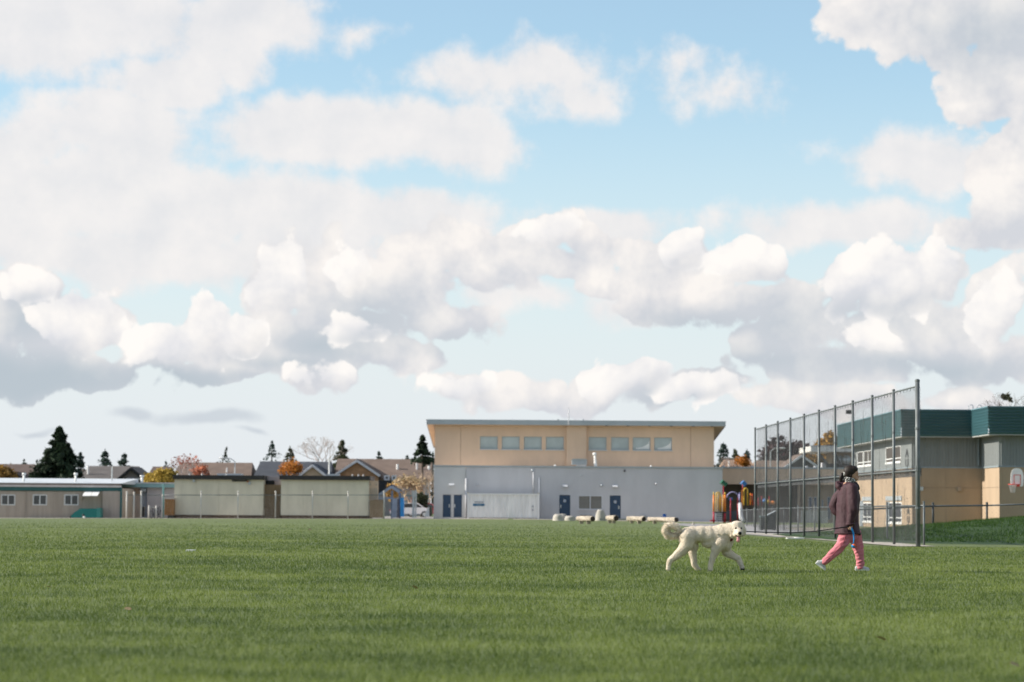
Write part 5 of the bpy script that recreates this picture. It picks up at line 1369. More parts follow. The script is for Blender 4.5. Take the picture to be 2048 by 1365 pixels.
for k, (u, v, m) in enumerate(((1536, 1004, P_YEL), (1545.5, 1006, P_ORG), (1530, 1002, P_BLU))):
    p = W(u, v, YY + 2); MB().ball((p.x, YY + 2, p.z), (.22, .22, .17), 10, 7).build('play_bubble', m, play, smooth=True)
sl_ = MB(); pts = [W(1480, 1008, YY - .4), W(1481, 1022, YY - .9), W(1482.5, 1036, YY - 1.6), W(1486, 1043, YY - 2.3)]
sl_.tube(pts, [.16, .19, .19, .19], 8); sl_.build('slide_chute', pm('play_pale', (.50, .50, .52), .4), play, smooth=True)

# ------------------------------------------------------------------ logs, stones and blue toys before the gymnasium
M_LOG = pm('bleached_log', (.36, .31, .25), .9, .38, 5, bump=.6, fine=.5); M_LOGE = pm('dark_log_end', (.045, .035, .028), .95, .3, 8)
M_STONE = pm('pale_stone', (.42, .39, .345), .9, .14, 3, bump=.6)
def rough_tube(pts, rad, seg, seed, amp=.07):
    rr = random.Random(seed); mb = MB(); mb.tube(pts, rad, seg)
    mb.v = [tuple(c + rr.uniform(-amp, amp) * .5 for c in v) for v in mb.v]; return mb
def log_bench(label, u0, u1, v_top, v_bot, seed, turn=1.5):
    """a bleached log lying on two short legs, its sawn end turned to the right"""
    g = G((u0 + u1) / 2, v_bot); s_ = g.y / F; L = (u1 - u0) * s_; H = (v_bot - v_top) * s_; r = H * .33
    b = thing('log_bench', label, 'log', (g.x, g.y, g.z), 'log benches before the gymnasium')
    a0 = Vector((g.x - L / 2 + r, g.y + turn, g.z + H - r * 1.05)); a1 = Vector((g.x + L / 2 - r * .6, g.y - turn, g.z + H - r * 1.1))
    rough_tube([a0, a0.lerp(a1, .33), a0.lerp(a1, .66), a1], [r * .95, r, r * 1.02, r], 10, seed, r * .34).build('log', M_LOG, b)
    d = (a1 - a0).normalized()
    MB().tube([a1 + d * .012, a1 + d * .05], r * .97, 10).build('sawn_end', M_LOGE, b)  # one dark brown tone caps every log
    for t in (.22, .72):
        c = a0.lerp(a1, t); MB().box(c.x - .13, c.x + .13, c.y - .2, c.y + .2, g.z - .05, c.z - r * .6).build('leg', M_LOG, b)
    return b
log_bench('short bleached log bench with dark sawn end beside the conical stone', 1152.5, 1187, 1032, 1048.5, 1)
log_bench('bleached log bench with dark end before the right hand navy door', 1212, 1234, 1031, 1047, 2, 1.2)
log_bench('stout bleached log with blue toy behind it', 1254, 1288, 1033, 1047.5, 3)
log_bench('longest bleached log bench resting on legs with dark end', 1297, 1351, 1034.5, 1048.5, 4, 2.4)
pb = G(1230, 1043.5)
tag(MB().box(WX(1199, pb.y), WX(1261, pb.y), pb.y, pb.y + .25, pb.z + .10, WZ(1230, 1037.5, pb.y)).build('timber_beam', pm('grey_beam', (.32, .31, .29), .9, .2, 3, stretch=(.4, 3, 3))), 'long grey timber beam lying between the log benches', 'beam')
p_ = G(1172, 1040)
tag(MB().box(WX(1160, p_.y), WX(1184, p_.y), p_.y, p_.y + .3, p_.z + .30, WZ(1172, 1031, p_.y)).build('dark_plank', pm('dark_plank', (.08, .075, .07), .9)), 'dark weathered plank lying behind the short log bench', 'plank')
def stone(label, u0, u1, v_top, v_bot, seed, taper=.8, flat=.0):
    g = G((u0 + u1) / 2, v_bot); s_ = g.y / F; w_ = (u1 - u0) * s_; h_ = (v_bot - v_top) * s_
    mb = MB(); rr = random.Random(seed); n = 12; rings = 7
    for j in range(rings):
        t = j / (rings - 1); z = g.z - .05 + (h_ + .05) * t
        sc_ = (1 - (1 - taper) * t) * (1.0 if t < .8 else .93 if t < .95 else .72)
        for i in range(n):
            a = 2 * math.pi * i / n; k = 1 + .13 * mnoise.noise((math.cos(a) * 1.3 + seed, math.sin(a) * 1.3, t * 2.0))
            mb.v.append((g.x + math.cos(a) * w_ / 2 * sc_ * k, g.y + .3 + math.sin(a) * w_ * .4 * sc_ * k, z + rr.uniform(-.01, .01)))
    for j in range(rings - 1):
        for i in range(n): mb.f.append((j * n + i, j * n + (i + 1) % n, (j + 1) * n + (i + 1) % n, (j + 1) * n + i))
    mb.f.append(tuple((rings - 1) * n + i for i in range(n)))
    return tag(mb.build('stone', M_STONE, smooth=True), label, 'stone', 'pale stones before the gymnasium')
stone('rounded white stone at the left end of the stone row', 1104.5, 1128, 1029, 1042, 1, .7)
stone('flat topped stone partly behind the rounded white stone', 1115, 1134, 1028.5, 1040, 2, .9)
stone('squarish cream stone beside the short log bench', 1129, 1151.5, 1032.5, 1042, 3, .92)
stone('tall conical grey stone below the louvred vent', 1189, 1213, 1020, 1042, 4, .62)
stone('low cream stone under the louvred vent beside the beam', 1214, 1240, 1030, 1040, 7, .9)
stone('small pale stone next to the stout log', 1277, 1297, 1032, 1042, 5, .75)
stone('little white stone by the path edge', 1384, 1390.5, 1046.5, 1050.5, 6, .7)
def blue_toy(label, u0, u1, v_top, v_bot):
    g = G((u0 + u1) / 2, v_bot + 2); s_ = g.y / F; w_ = (u1 - u0) * s_; zt_ = WZ((u0 + u1) / 2, v_top, g.y); zb_ = g.z
    b = thing('blue_toy', label, 'toy', (g.x, g.y, zb_), 'blue plastic ride-on toys')
    m = pm('toy_blue', (.015, .10, .34), .35)
    MB().box(g.x - w_ * .42, g.x + w_ * .42, g.y, g.y + .35, zb_ + .15, zb_ + (zt_ - zb_) * .62).build('body', m, b)
    MB().box(g.x - w_ * .2, g.x + w_ * .22, g.y + .05, g.y + .3, zb_ + (zt_ - zb_) * .6, zt_).build('seat_back', m, b)
    for dx_ in (-.33, .33): MB().tube([(g.x + w_ * dx_, g.y - .05, zb_ + .14), (g.x + w_ * dx_, g.y + .05, zb_ + .14)], .14, 12).build('wheel', m, b)
blue_toy('small blue plastic toy behind the stout log', 1273, 1281.5, 1028, 1039)
blue_toy('larger blue plastic toy behind the longest log bench', 1321, 1337, 1028.5, 1041)

# ------------------------------------------------------------------ dark green bin by the far end of the tall fence
g = G(1537, 1061.5); s_ = g.y / F
bn = thing('sloped_bin', 'dark green waste bin with sloping pale lid behind the far end of the tall fence', 'bin', (g.x, g.y, g.z))
w_ = 30 * s_; xa, xb = g.x - w_ / 2, g.x + w_ / 2
M_BIN = pm('bin_green_black', (.022, .032, .030), .5, .2, 3)
MB().prism([(xa, g.z + .04), (xb, g.z + .04), (xb, g.z + .93), (xa + w_ * .3, g.z + .66), (xa, g.z + .66)], 'y', g.y, g.y + .7).build('body', M_BIN, bn)
MB().prism([(xa + w_ * .28, g.z + .665), (xb + .02, g.z + .94), (xb + .02, g.z + .97), (xa + w_ * .28, g.z + .70)], 'y', g.y - .02, g.y + .72).build('lid', pm('bin_lid_grey', (.40, .43, .44), .35), bn)
MB().box(xa - .02, xa + w_ * .3, g.y - .02, g.y + .72, g.z + .663, g.z + .71).build('top_board', pm('bin_teal', (.10, .16, .16), .5), bn)
for x in (xa + .06, xb - .06): MB().box(x - .04, x + .04, g.y + .05, g.y + .6, g.z - .05, g.z + .039).build('foot', M_BLACK, bn)

# ------------------------------------------------------------------ basketball hoop
YH = 138.0; s_ = YH / F
bc = W(2034.5, 957.5, YH)
hoop = thing('basketball_hoop', 'basketball hoop with white fan shaped backboard and red rim on a post', 'basketball hoop', (bc.x + .9, YH + .6, -.4))
prof = [(-.50, -.40), (-.45, -.45), (.45, -.45), (.50, -.40)]
half = [(.52, -.34), (.56, -.1), (.555, .12), (.50, .33), (.40, .48), (.27, .555), (.1, .585)]
poly = [(-.42, -.455), (.42, -.455), (.50, -.41)] + half + [(-x, z) for x, z in reversed(half)] + [(-.50, -.41)]
kx = .66
bo = MB().prism([(bc.x + x * kx, bc.z + z) for x, z in poly], 'y', YH, YH + .05).build('backboard', M_WHITE, hoop)
M_HRED = pm('hoop_red', (.60, .06, .04), .5)
fr_ = MB(); frame_bars(fr_, bc.x - .30 * kx, bc.x + .30 * kx, bc.z - .36, bc.z + .22, YH - .012, YH - .003, .035); fr_.build('target_square', M_HRED, bo)
rim_c = Vector((bc.x - .17, YH - .38, bc.z - .34))
ang_ = [(rim_c.x + .23 * math.cos(t) - .16, rim_c.y + .23 * math.sin(t) + .05, rim_c.z) for t in np.linspace(0, 2 * math.pi, 25)]
MB().tube(ang_, .024, 6, cap=False).build('rim', M_HRED, hoop)
MB().box(rim_c.x + .05, bc.x + .1, YH - .25, YH - .004, rim_c.z - .12, rim_c.z + .02).build('rim_bracket', M_HRED, hoop)
nt_ = MB(); rc = Vector((rim_c.x - .16, rim_c.y + .05, rim_c.z))
for k in range(12):
    for sgn in (1, -1):
        pts = []
        for j in range(6):
            t = 2 * math.pi * (k + sgn * j * .45) / 12; r = .22 - .10 * (j / 5) ** .7
            pts.append((rc.x + r * math.cos(t), rc.y + r * math.sin(t), rc.z - .09 * j - .01))
        nt_.tube(pts, .009, 3, cap=False)
nt_.build('net', pm('net_cord', (.60, .57, .55), .9), hoop)
MB().tube([(bc.x + .95, YH + .6, -.6), (bc.x + .95, YH + .6, bc.z - .1), (bc.x + .85, YH + .45, bc.z + .02), (bc.x + .05, YH + .06, bc.z - .2)], .075, 10).build('post', M_POST, hoop, smooth=True)

# ------------------------------------------------------------------ small things on the field
g = G(1593, 1078.5); s_ = g.y / F
mb = MB()
for k, (x0, x1, yo) in enumerate(((-18, 6, 0), (2, 18, .45))):
    mb.box(g.x + x0 * s_, g.x + x1 * s_, g.y + yo, g.y + yo + .5, g.z, g.z + .035 + .01 * k)
tag(mb.build('white_board', M_WHITE), 'flat white boards lying on the grass against the tall fence', 'board')
g = G(380.5, 1103); s_ = g.y / F
tag(MB().prism([(g.x - 9.5 * s_, g.z), (g.x + 9.5 * s_, g.z), (g.x + 8.5 * s_, g.z + .035), (g.x - 8.5 * s_, g.z + .035)], 'y', g.y, g.y + .16).build('field_marker', M_WHITE), 'thin white marker plate lying alone on the open field', 'marker')
M_LEAF = pm('fallen_leaf_tan', (.27, .20, .11), .8, .3, 20)
leaf = MB(); n = 9
for i in range(n):
    t = -1 + 2 * i / (n - 1); wd = .55 * (1 - t * t) ** .7 + .02
    leaf.v += [(t, -wd, .25 * wd), (t, 0, .05 + .10 * t * t), (t, wd, .32 * wd)]
for i in range(n - 1):
    for k in range(2): leaf.f.append((i * 3 + k, i * 3 + k + 1, (i + 1) * 3 + k + 1, (i + 1) * 3 + k))
leaf_me = leaf.mesh('fallen_leaf'); leaf_me.materials.append(M_LEAF)
for i, (u, v, sz, lb) in enumerate(((256, 1228, .034, 'brown fallen leaf standing on edge in the open field'), (830, 1183, .04, 'small tan fallen leaf lying in mid field'), (1762, 1290, .045, 'tan fallen leaf on the grass in front of the walking person'),
                                  (2030, 1345, .04, 'brown fallen leaf in the foreground grass on the bank side'), (98, 1182, .03, 'tiny pale leaf in the grass left of the field marker'), (620, 1062, .09, 'pale leaf speck far out before the second cream cabin'))):
    g = G(u, v); o = bpy.data.objects.new('fallen_leaf', leaf_me); COL.objects.link(o)
    o.location = (g.x, g.y, g.z + .045); o.scale = (sz, sz, sz); o.rotation_euler = (random.uniform(-.8, .8), random.uniform(-.7, .7), random.uniform(0, 6))
    tag(o, lb, 'leaf', 'fallen leaves on the field')

# ------------------------------------------------------------------ dog
DY = 37.8; DSC = 126 * DY / F
d0 = W(1407.9, 1145.0, DY); d0.z = 0.0
dog = thing('dog', 'large cream curly coated dog walking on a lead with its tongue out', 'dog', (d0.x, DY, 0.0))
def dp(cx, cy, y=0.0): return Vector((d0.x + (cx - 1000) / 1433 * DSC, DY + y, (1195 - cy) / 1433 * DSC + .012))
b = MB(); k_ = 1 / 1433 * DSC
def el(cx, cy, rx, rz, ry, y=0.0, rot=0.0):
    b.ball(dp(cx, cy, y), (rx * k_, ry, rz * k_), 16, 12, Matrix.Rotation(-rot, 3, 'Y') if rot else None)
# trunk: deep chest, tucked belly, rounded croup
el(1440, 440, 250, 275, .155, 0, R(-6)); el(1300, 415, 260, 245, .15); el(1120, 400, 260, 215, .145); el(930, 375, 250, 190, .135); el(740, 385, 250, 190, .135)
el(620, 420, 180, 200, .13); el(1500, 560, 150, 190, .12); el(1180, 545, 240, 130, .115, 0, R(14))
# neck and head
b.limb([(dp(1420, 350, -.01), .15), (dp(1540, 310, -.04), .13), (dp(1660, 270, -.08), .12)])
el(1738, 240, 168, 172, .118, -.12); el(1735, 160, 150, 100, .11, -.11); el(1740, 330, 120, 90, .085, -.14)
b.limb([(dp(1750, 300, -.20), .072), (dp(1770, 345, -.275), .058)])
el(1690, 370, 62, 55, .05, -.22); el(1825, 365, 52, 50, .05, -.22); el(1745, 425, 55, 40, .045, -.225)
# ears
b.limb([(dp(1600, 180, -.11), .036), (dp(1598, 270, -.14), .048), (dp(1625, 380, -.155), .046), (dp(1640, 430, -.155), .032)])
b.limb([(dp(1862, 180, -.11), .032), (dp(1890, 270, -.115), .040), (dp(1888, 345, -.115), .036), (dp(1886, 375, -.115), .026)])
# near hind leg, stretched back: thigh, stifle, hock, foot
b.limb([(dp(620, 430, -.07), .135), (dp(600, 600, -.08), .112), (dp(500, 740, -.085), .082), (dp(340, 880, -.085), .058), (dp(225, 960, -.085), .046), (dp(190, 1080, -.085), .036), (dp(180, 1150, -.085), .034)])
el(192, 1172, 52, 26, .036, -.085)
# far hind leg, under the body
b.limb([(dp(700, 480, .06), .12), (dp(780, 640, .07), .075), (dp(745, 790, .075), .062), (dp(780, 960, .075), .05), (dp(785, 1050, .075), .046), (dp(850, 1140, .075), .036)])
el(890, 1166, 66, 26, .036, .075)
# near fore leg, upright
b.limb([(dp(1360, 560, -.08), .11), (dp(1260, 720, -.085), .075), (dp(1195, 880, -.085), .048), (dp(1145, 1040, -.085), .041), (dp(1135, 1140, -.085), .038)])
el(1140, 1170, 60, 28, .042, -.085)
# far fore leg, reaching forward
b.limb([(dp(1490, 640, .06), .10), (dp(1520, 770, .07), .075), (dp(1670, 860, .07), .056), (dp(1790, 920, .07), .046), (dp(1830, 1010, .07), .042), (dp(1865, 1090, .07), .036)])
el(1875, 1125, 58, 36, .038, .07, R(25))
# tail: a raised plume curling over
tl = [(470, 380, .046), (380, 400, .048), (280, 415, .050), (170, 385, .054), (115, 290, .054), (165, 200, .054), (275, 180, .052), (375, 215, .048), (405, 265, .038)]
b.limb([(dp(x, y, .0 - .012 * i), r) for i, (x, y, r) in enumerate(tl)])
dm = bake(b, .0085, 5, dog.location, 'body')
# woolly coat: lumps pushed out along the surface
nv = len(dm.vertices); co = np.empty(nv * 3, np.float32); dm.vertices.foreach_get('co', co); co = co.reshape(-1, 3)
no = np.empty(nv * 3, np.float32); dm.vertices.foreach_get('normal', no); no = no.reshape(-1, 3)
lump = np.array([mnoise.noise(Vector(p) * 42) * .004 + mnoise.noise(Vector(p) * 17 + Vector((5, 0, 0))) * .0035 for p in co.tolist()])
headz = np.clip((co[:, 0] - (1600 - 1000) * k_) / (60 * k_), 0, 1) * (co[:, 2] > (1195 - 480) * k_)
lump *= 1 - .55 * headz
co2 = co + no * lump[:, None]
dm.vertices.foreach_set('co', co2.ravel()); dm.update()
M_FUR = pm('cream_wool', (.69, .605, .49), .95, .10, 9, bump=.8, spec=.1, fine=.10)
db = link('body', dm, M_FUR, dog, smooth=True)
# short curls standing off the coat
sel = RNG.choice(nv, 22000); base = co2[sel]; nn = no[sel]
tailm = (base[:, 0] < (460 - 1000) * k_) & (base[:, 2] > (1195 - 520) * k_)
Lh = np.where(tailm, .030, .010) * (.5 + RNG.random(len(sel))) * np.where((base[:, 0] > (1620 - 1000) * k_) & (base[:, 2] > (1195 - 480) * k_), .55, 1)
dirn = nn + .75 * RNG.standard_normal((len(sel), 3)) + np.array([-.25, 0, -.35]); dirn /= np.linalg.norm(dirn, axis=1)[:, None]
sd = np.cross(dirn, RNG.standard_normal((len(sel), 3))); sd /= np.linalg.norm(sd, axis=1)[:, None]
fv = np.stack([base - sd * .0034 - nn * .002, base + sd * .0034 - nn * .002, base + dirn * Lh[:, None]], 1).reshape(-1, 3)
fo = link('coat_curls', np_mesh('coat_curls', fv, np.arange(len(fv)).reshape(-1, 3), 3), pm('cream_wool_tip', (.76, .675, .555), .95, .10, 9, spec=.1, trans=.25), dog, kind='stuff')
M_NOSE = pm('dog_nose_black', (.012, .010, .010), .35, .2, 20); M_TONGUE = pm('tongue_pink', (.62, .27, .28), .45, .12, 15)
MB().ball(dp(1768, 338, -.335), (.030, .022, .026), 12, 8).build('nose', M_NOSE, dog, smooth=True)
for cx, cy, y in ((1690, 228, -.236), (1812, 228, -.236)): MB().ball(dp(cx, cy, y), (.016, .012, .015), 10, 8).build('eye', M_NOSE, dog, smooth=True)
mo = MB(); mo.limb([(dp(1692, 385, -.268), .012), (dp(1725, 405, -.282), .015), (dp(1775, 408, -.285), .017), (dp(1830, 390, -.268), .012)]); mo.build('mouth', pm('mouth_dark', (.03, .014, .012), .6), dog, smooth=True)
tg = MB(); tg.ball(dp(1742, 445, -.285), (.024, .012, .040), 12, 10); tg.ball(dp(1737, 498, -.290), (.027, .012, .028), 12, 10); tg.build('tongue', M_TONGUE, dog, smooth=True)
cr = MB(); pts = []
for t in np.linspace(0, 2 * math.pi, 25):
    c_ = dp(1595, 335, -.055); pts.append(c_ + Vector((.055 * math.cos(t) + .045 * math.sin(t), -.150 * math.cos(t - .3), .150 * math.sin(t))))
cr.tube(pts, .018, 6, cap=False); cr.build('collar', pm('collar_maroon', (.085, .012, .018), .7), dog, smooth=True)
for (cx, cy, y) in ((1905, 1160, .07), (1862, 1158, .05)): MB().ball(dp(cx, cy, y - .02), (.024, .026, .013), 10, 6).build('paw_pad', M_NOSE, dog, smooth=True)

# ------------------------------------------------------------------ walking person
PY = 38.6
p0 = W(1697.9, 1141.4, PY); p0.z = 0.0
PSC = 126 * PY / F
per = thing('person', 'person in a dark plum hooded coat and pink trousers walking with a dog lead', 'person', (p0.x, PY, 0.0))
def hp_(cx, cy, y=0.0): return Vector((p0.x + (cx - 500) / 716 * PSC, PY + y, (1258 - cy) / 716 * PSC + .012))
q_ = PSC / 716
def ell(mb, cx, cy, rx, rz, ry, y=0.0, rot=0.0, seg=16):
    mb.ball(hp_(cx, cy, y), (rx * q_, ry, rz * q_), seg, 12, Matrix.Rotation(-rot, 3, 'Y') if rot else None)
# body: head with face, neck, torso, arms and hands, legs
bd_ = MB()
ell(bd_, 525, 150, 74, 80, .078); ell(bd_, 545, 185, 52, 62, .066)
ell(bd_, 585, 222, 26, 24, .045); ell(bd_, 598, 188, 12, 24, .016); ell(bd_, 612, 198, 9, 9, .014); ell(bd_, 590, 160, 20, 34, .055); ell(bd_, 601, 222, 9, 7, .026); ell(bd_, 570, 200, 25, 30, .055)
ell(bd_, 540, 186, 9, 18, .086)
bd_.limb([(hp_(525, 230), .055), (hp_(500, 300), .075)]); bd_.limb([(hp_(490, 340), .13), (hp_(490, 560), .125), (hp_(500, 800), .14)])
# near (right) arm, straight down with the hand closed round lead and launcher
sh_, el_, wr_ = hp_(510, 335, -.19), hp_(520, 570, -.235), hp_(492, 735, -.225)
bd_.limb([(sh_, .05), (el_, .042), (wr_, .028)])
hd = hp_(487, 765, -.225)
bd_.ball(hd, (.034, .020, .042), 12, 10)
for i, (dx_, dz) in enumerate(((.030, .012), (.030, -.008), (.026, -.026), (.020, -.042))):
    f0 = hd + Vector((-.012, -.018, dz)); bd_.limb([(f0, .0105), (hd + Vector((dx_ * .6, -.034, dz - .004)), .010), (hd + Vector((dx_ + .006, -.016, dz - .008)), .009), (hd + Vector((dx_ - .004, .004, dz - .008)), .0085)], 8)
bd_.limb([(hd + Vector((.006, -.012, .034)), .0115), (hd + Vector((.030, -.026, .022)), .010), (hd + Vector((.036, -.030, .000)), .009)], 8)
# far arm bent back at the elbow, hand tucked in front
bd_.limb([(hp_(470, 340, .17), .05), (hp_(345, 530, .25), .042), (hp_(420, 640, .2), .03), (hp_(450, 655, .18), .03)])
# legs inside the trousers
bd_.limb([(hp_(470, 850, -.08), .085), (hp_(400, 990, -.09), .06), (hp_(215, 1160, -.09), .04), (hp_(190, 1190, -.09), .03)])
bd_.limb([(hp_(560, 850, .07), .085), (hp_(610, 1020, .07), .06), (hp_(628, 1205, .07), .04), (hp_(632, 1225, .07), .03)])
me = bake(bd_, .0075, 3, per.location, 'body')
M_SKIN = pm('skin', (.40, .235, .16), .6, .08, 12)
link('body', me, M_SKIN, per, smooth=True)
# face details
for y in (-.036, .036): MB().ball(hp_(598, 170, y), (.010, .011, .008), 8, 6).build('eye', pm('eye_dark', (.03, .02, .018), .3), per, smooth=True)
# hair drawn back to a ponytail
h = MB(); ell(h, 515, 140, 76, 74, .090); ell(h, 545, 118, 62, 46, .085, 0, R(10)); ell(h, 485, 175, 48, 48, .070); ell(h, 520, 185, 26, 36, .084)
hm = bake(h, .007, 4, per.location, 'hair'); M_HAIR = pm('dark_brown_hair', (.016, .010, .007), .6, .35, 30, stretch=(1, 1, .3), spec=.3)
link('hair', hm, M_HAIR, per, smooth=True)
pt = MB(); pt.limb([(hp_(448, 170), .026), (hp_(425, 178), .036), (hp_(412, 212), .038), (hp_(410, 250), .024)]); link('ponytail', bake(pt, .007, 3, per.location, 'ponytail'), M_HAIR, per, smooth=True)
sr = MB(); pts = [hp_(447, 168) + Vector((.012 * math.sin(t) * .4, .034 * math.cos(t), .034 * math.sin(t))) for t in np.linspace(0, 2 * math.pi, 17)]; sr.tube(pts, .012, 6, cap=False); sr.build('hair_tie', pm('hair_tie_grey', (.50, .50, .47), .8), per, smooth=True)
# patterned scarf
sc_ = MB()
for k in range(3):
    pts = [hp_(508 + k * 4, 222 + k * 16) + Vector((.072 * math.cos(t), .070 * math.sin(t), .010 * math.sin(2 * t + k))) for t in np.linspace(0, 2 * math.pi, 21)]; sc_.tube(pts, .022, 8, cap=False)
def check_mat(name, a, b_, scale):
    m = bpy.data.materials.new(name); m.use_nodes = True; nt = m.node_tree; E.nt = nt
    t = nt.nodes.new('ShaderNodeTexCoord'); v = nt.nodes.new('ShaderNodeTexVoronoi'); v.inputs['Scale'].default_value = scale
    nt.links.new(t.outputs['Object'], v.inputs['Vector'])
    c = mixc(E(v.outputs['Distance']).step(.35, .5), a, b_); nt.links.new(c, nt.nodes['Principled BSDF'].inputs['Base Color']); nt.nodes['Principled BSDF'].inputs['Roughness'].default_value = .9
    return m
sc_.build('scarf', check_mat('scarf_pattern', (.55, .54, .50), (.05, .05, .05), 55), per, smooth=True)
# coat: body, sleeves, hood, collar
c = MB()
def sect(mb, rows, seg=22):
    """stack of oval sections: x centre, z (crop), half width (crop), half depth (m), y"""
    n0 = len(mb.v)
    for (cx, cy, hw, hd_, y) in rows:
        o = hp_(cx, cy, y)
        for i in range(seg):
            a = 2 * math.pi * i / seg; ca, sa = math.cos(a), math.sin(a)
            mb.v.append((o.x + hw * q_ * ca, o.y + hd_ * sa, o.z))
    for j in range(len(rows) - 1):
        for i in range(seg): mb.f.append((n0 + j * seg + i, n0 + j * seg + (i + 1) % seg, n0 + (j + 1) * seg + (i + 1) % seg, n0 + (j + 1) * seg + i))
    mb.f.append(tuple(n0 + i for i in reversed(range(seg)))); mb.f.append(tuple(n0 + (len(rows) - 1) * seg + i for i in range(seg)))
sect(c, [(488, 842, 146, .205, 0), (487, 800, 142, .20, 0), (484, 720, 132, .19, 0), (484, 620, 128, .18, 0), (490, 520, 134, .182, 0), (497, 450, 132, .19, 0), (494, 380, 122, .195, 0), (492, 320, 108, .185, 0), (505, 285, 84, .13, 0), (520, 262, 62, .085, 0)])
ell(c, 500, 305, 90, 40, .19)
c.limb([(hp_(525, 335, -.175), .098), (hp_(522, 450, -.215), .092), (hp_(520, 570, -.235), .086), (hp_(500, 680, -.232), .070), (hp_(493, 728, -.228), .060)])
c.limb([(hp_(470, 335, .17), .095), (hp_(395, 440, .22), .088), (hp_(352, 525, .245), .078), (hp_(372, 590, .23), .066), (hp_(425, 640, .20), .056)])
# hem kicked out in front
c.limb([(hp_(590, 800, -.02), .05), (hp_(622, 850, -.03), .022)])
cm = bake(c, .0095, 5, per.location, 'coat')
nv = len(cm.vertices); co = np.empty(nv * 3, np.float32); cm.vertices.foreach_get('co', co); co = co.reshape(-1, 3); no = np.empty(nv * 3, np.float32); cm.vertices.foreach_get('normal', no); no = no.reshape(-1, 3)
wr = np.array([mnoise.noise(Vector((p[0] * 9, p[1] * 7, p[2] * 6 + p[0] * 10))) * .011 + mnoise.noise(Vector((p[0] * 22, p[1] * 20, p[2] * 26))) * .003 for p in co.tolist()])
cm.vertices.foreach_set('co', (co + no * wr[:, None]).ravel()); cm.update()
def quilt_mat(name, col):
    """dark cloth with fine diagonal stitched quilting"""
    m = bpy.data.materials.new(name); m.use_nodes = True; nt = m.node_tree; E.nt = nt; b_ = nt.nodes['Principled BSDF']
    t = nt.nodes.new('ShaderNodeTexCoord'); p = t.outputs['Object']
    s1 = E.m('SINE', E(vmath('DOT_PRODUCT', p, (150.0, 60.0, 150.0)))); s2 = E.m('SINE', E(vmath('DOT_PRODUCT', p, (150.0, -60.0, -150.0))))
    q = E.m('ABSOLUTE', s1) * E.m('ABSOLUTE', s2); n = noise_tex(p, 9, 4, .6)
    cc = mixc(q.step(.0, .35) * .4 + n * .6, tuple(x * .62 for x in col), tuple(x * 1.25 for x in col))
    nt.links.new(cc, b_.inputs['Base Color']); b_.inputs['Roughness'].default_value = .62; b_.inputs['Specular IOR Level'].default_value = .35
    bp_ = nt.nodes.new('ShaderNodeBump'); bp_.inputs['Strength'].default_value = .5; bp_.inputs['Distance'].default_value = .006; nt.links.new(q.v, bp_.inputs['Height']); nt.links.new(bp_.outputs[0], b_.inputs['Normal'])
    return m
M_COAT = quilt_mat('plum_quilted_cloth', (.046, .015, .022))
coat = link('coat', cm, M_COAT, per, smooth=True)
hd2 = MB()
hd2.limb([(hp_(370, 268, .02), .030), (hp_(430, 275, .03), .055), (hp_(500, 285, .0), .07), (hp_(570, 290, .0), .055)])
hd2.limb([(hp_(365, 270, -.04), .022), (hp_(385, 310, -.05), .045), (hp_(410, 345, -.06), .036), (hp_(470, 325, -.12), .038), (hp_(520, 300, -.12), .036)])
hd2.limb([(hp_(365, 270, .06), .022), (hp_(385, 310, .07), .045), (hp_(410, 345, .06), .036), (hp_(470, 325, .12), .038)])
hd2.limb([(hp_(400, 300, 0), .06), (hp_(440, 310, 0), .07)])
link('hood', bake(hd2, .008, 4, per.location, 'hood'), M_COAT, coat, smooth=True)
cl_ = MB(); cl_.limb([(hp_(560, 268, -.05), .022), (hp_(596, 300, -.05), .026), (hp_(612, 335, -.04), .018), (hp_(614, 342, 0), .012)]); cl_.limb([(hp_(560, 268, .05), .022), (hp_(596, 300, .05), .026), (hp_(612, 335, .04), .018)])
cl_.limb([(hp_(590, 300, -.05), .025), (hp_(595, 300, .05), .025)])
link('collar', bake(cl_, .008, 3, per.location, 'collar'), pm('collar_dark', (.018, .014, .018), .7), coat, smooth=True)
ct_ = MB(); pts = [hp_(493, 735, -.228) + Vector((.062 * math.cos(t), .060 * math.sin(t), .004 * math.cos(t))) for t in np.linspace(0, 2 * math.pi, 21)]; ct_.tube(pts, .014, 6, cap=False); ct_.build('cuff', M_COAT, coat, smooth=True)
hm_ = MB(); pts = [hp_(488 + 146 * math.cos(t), 838, .205 * math.sin(t)) for t in np.linspace(0, 2 * math.pi, 33)]; hm_.tube(pts, .014, 6, cap=False); hm_.build('hem', M_COAT, coat, smooth=True)
# trousers
t_ = MB()
t_.limb([(hp_(500, 820, 0), .15), (hp_(505, 850, 0), .15)])
t_.limb([(hp_(455, 850, -.075), .112), (hp_(430, 930, -.085), .100), (hp_(385, 1000, -.09), .086), (hp_(300, 1085, -.09), .074), (hp_(225, 1150, -.09), .064), (hp_(210, 1165, -.09), .060)])
t_.limb([(hp_(575, 850, .065), .115), (hp_(600, 940, .07), .098), (hp_(618, 1030, .07), .086), (hp_(630, 1110, .07), .075), (hp_(633, 1200, .07), .068), (hp_(634, 1216, .07), .066)])
tm = bake(t_, .009, 4, per.location, 'trousers')
nv = len(tm.vertices); co = np.empty(nv * 3, np.float32); tm.vertices.foreach_get('co', co); co = co.reshape(-1, 3); no = np.empty(nv * 3, np.float32); tm.vertices.foreach_get('normal', no); no = no.reshape(-1, 3)
wr = np.array([abs(mnoise.noise(Vector((p[0] * 5, p[1] * 4, p[2] * 19 - p[0] * 8)))) * .026 - .010 + mnoise.noise(Vector(p) * 30) * .003 for p in co.tolist()])
tm.vertices.foreach_set('co', (co + no * wr[:, None]).ravel()); tm.update()
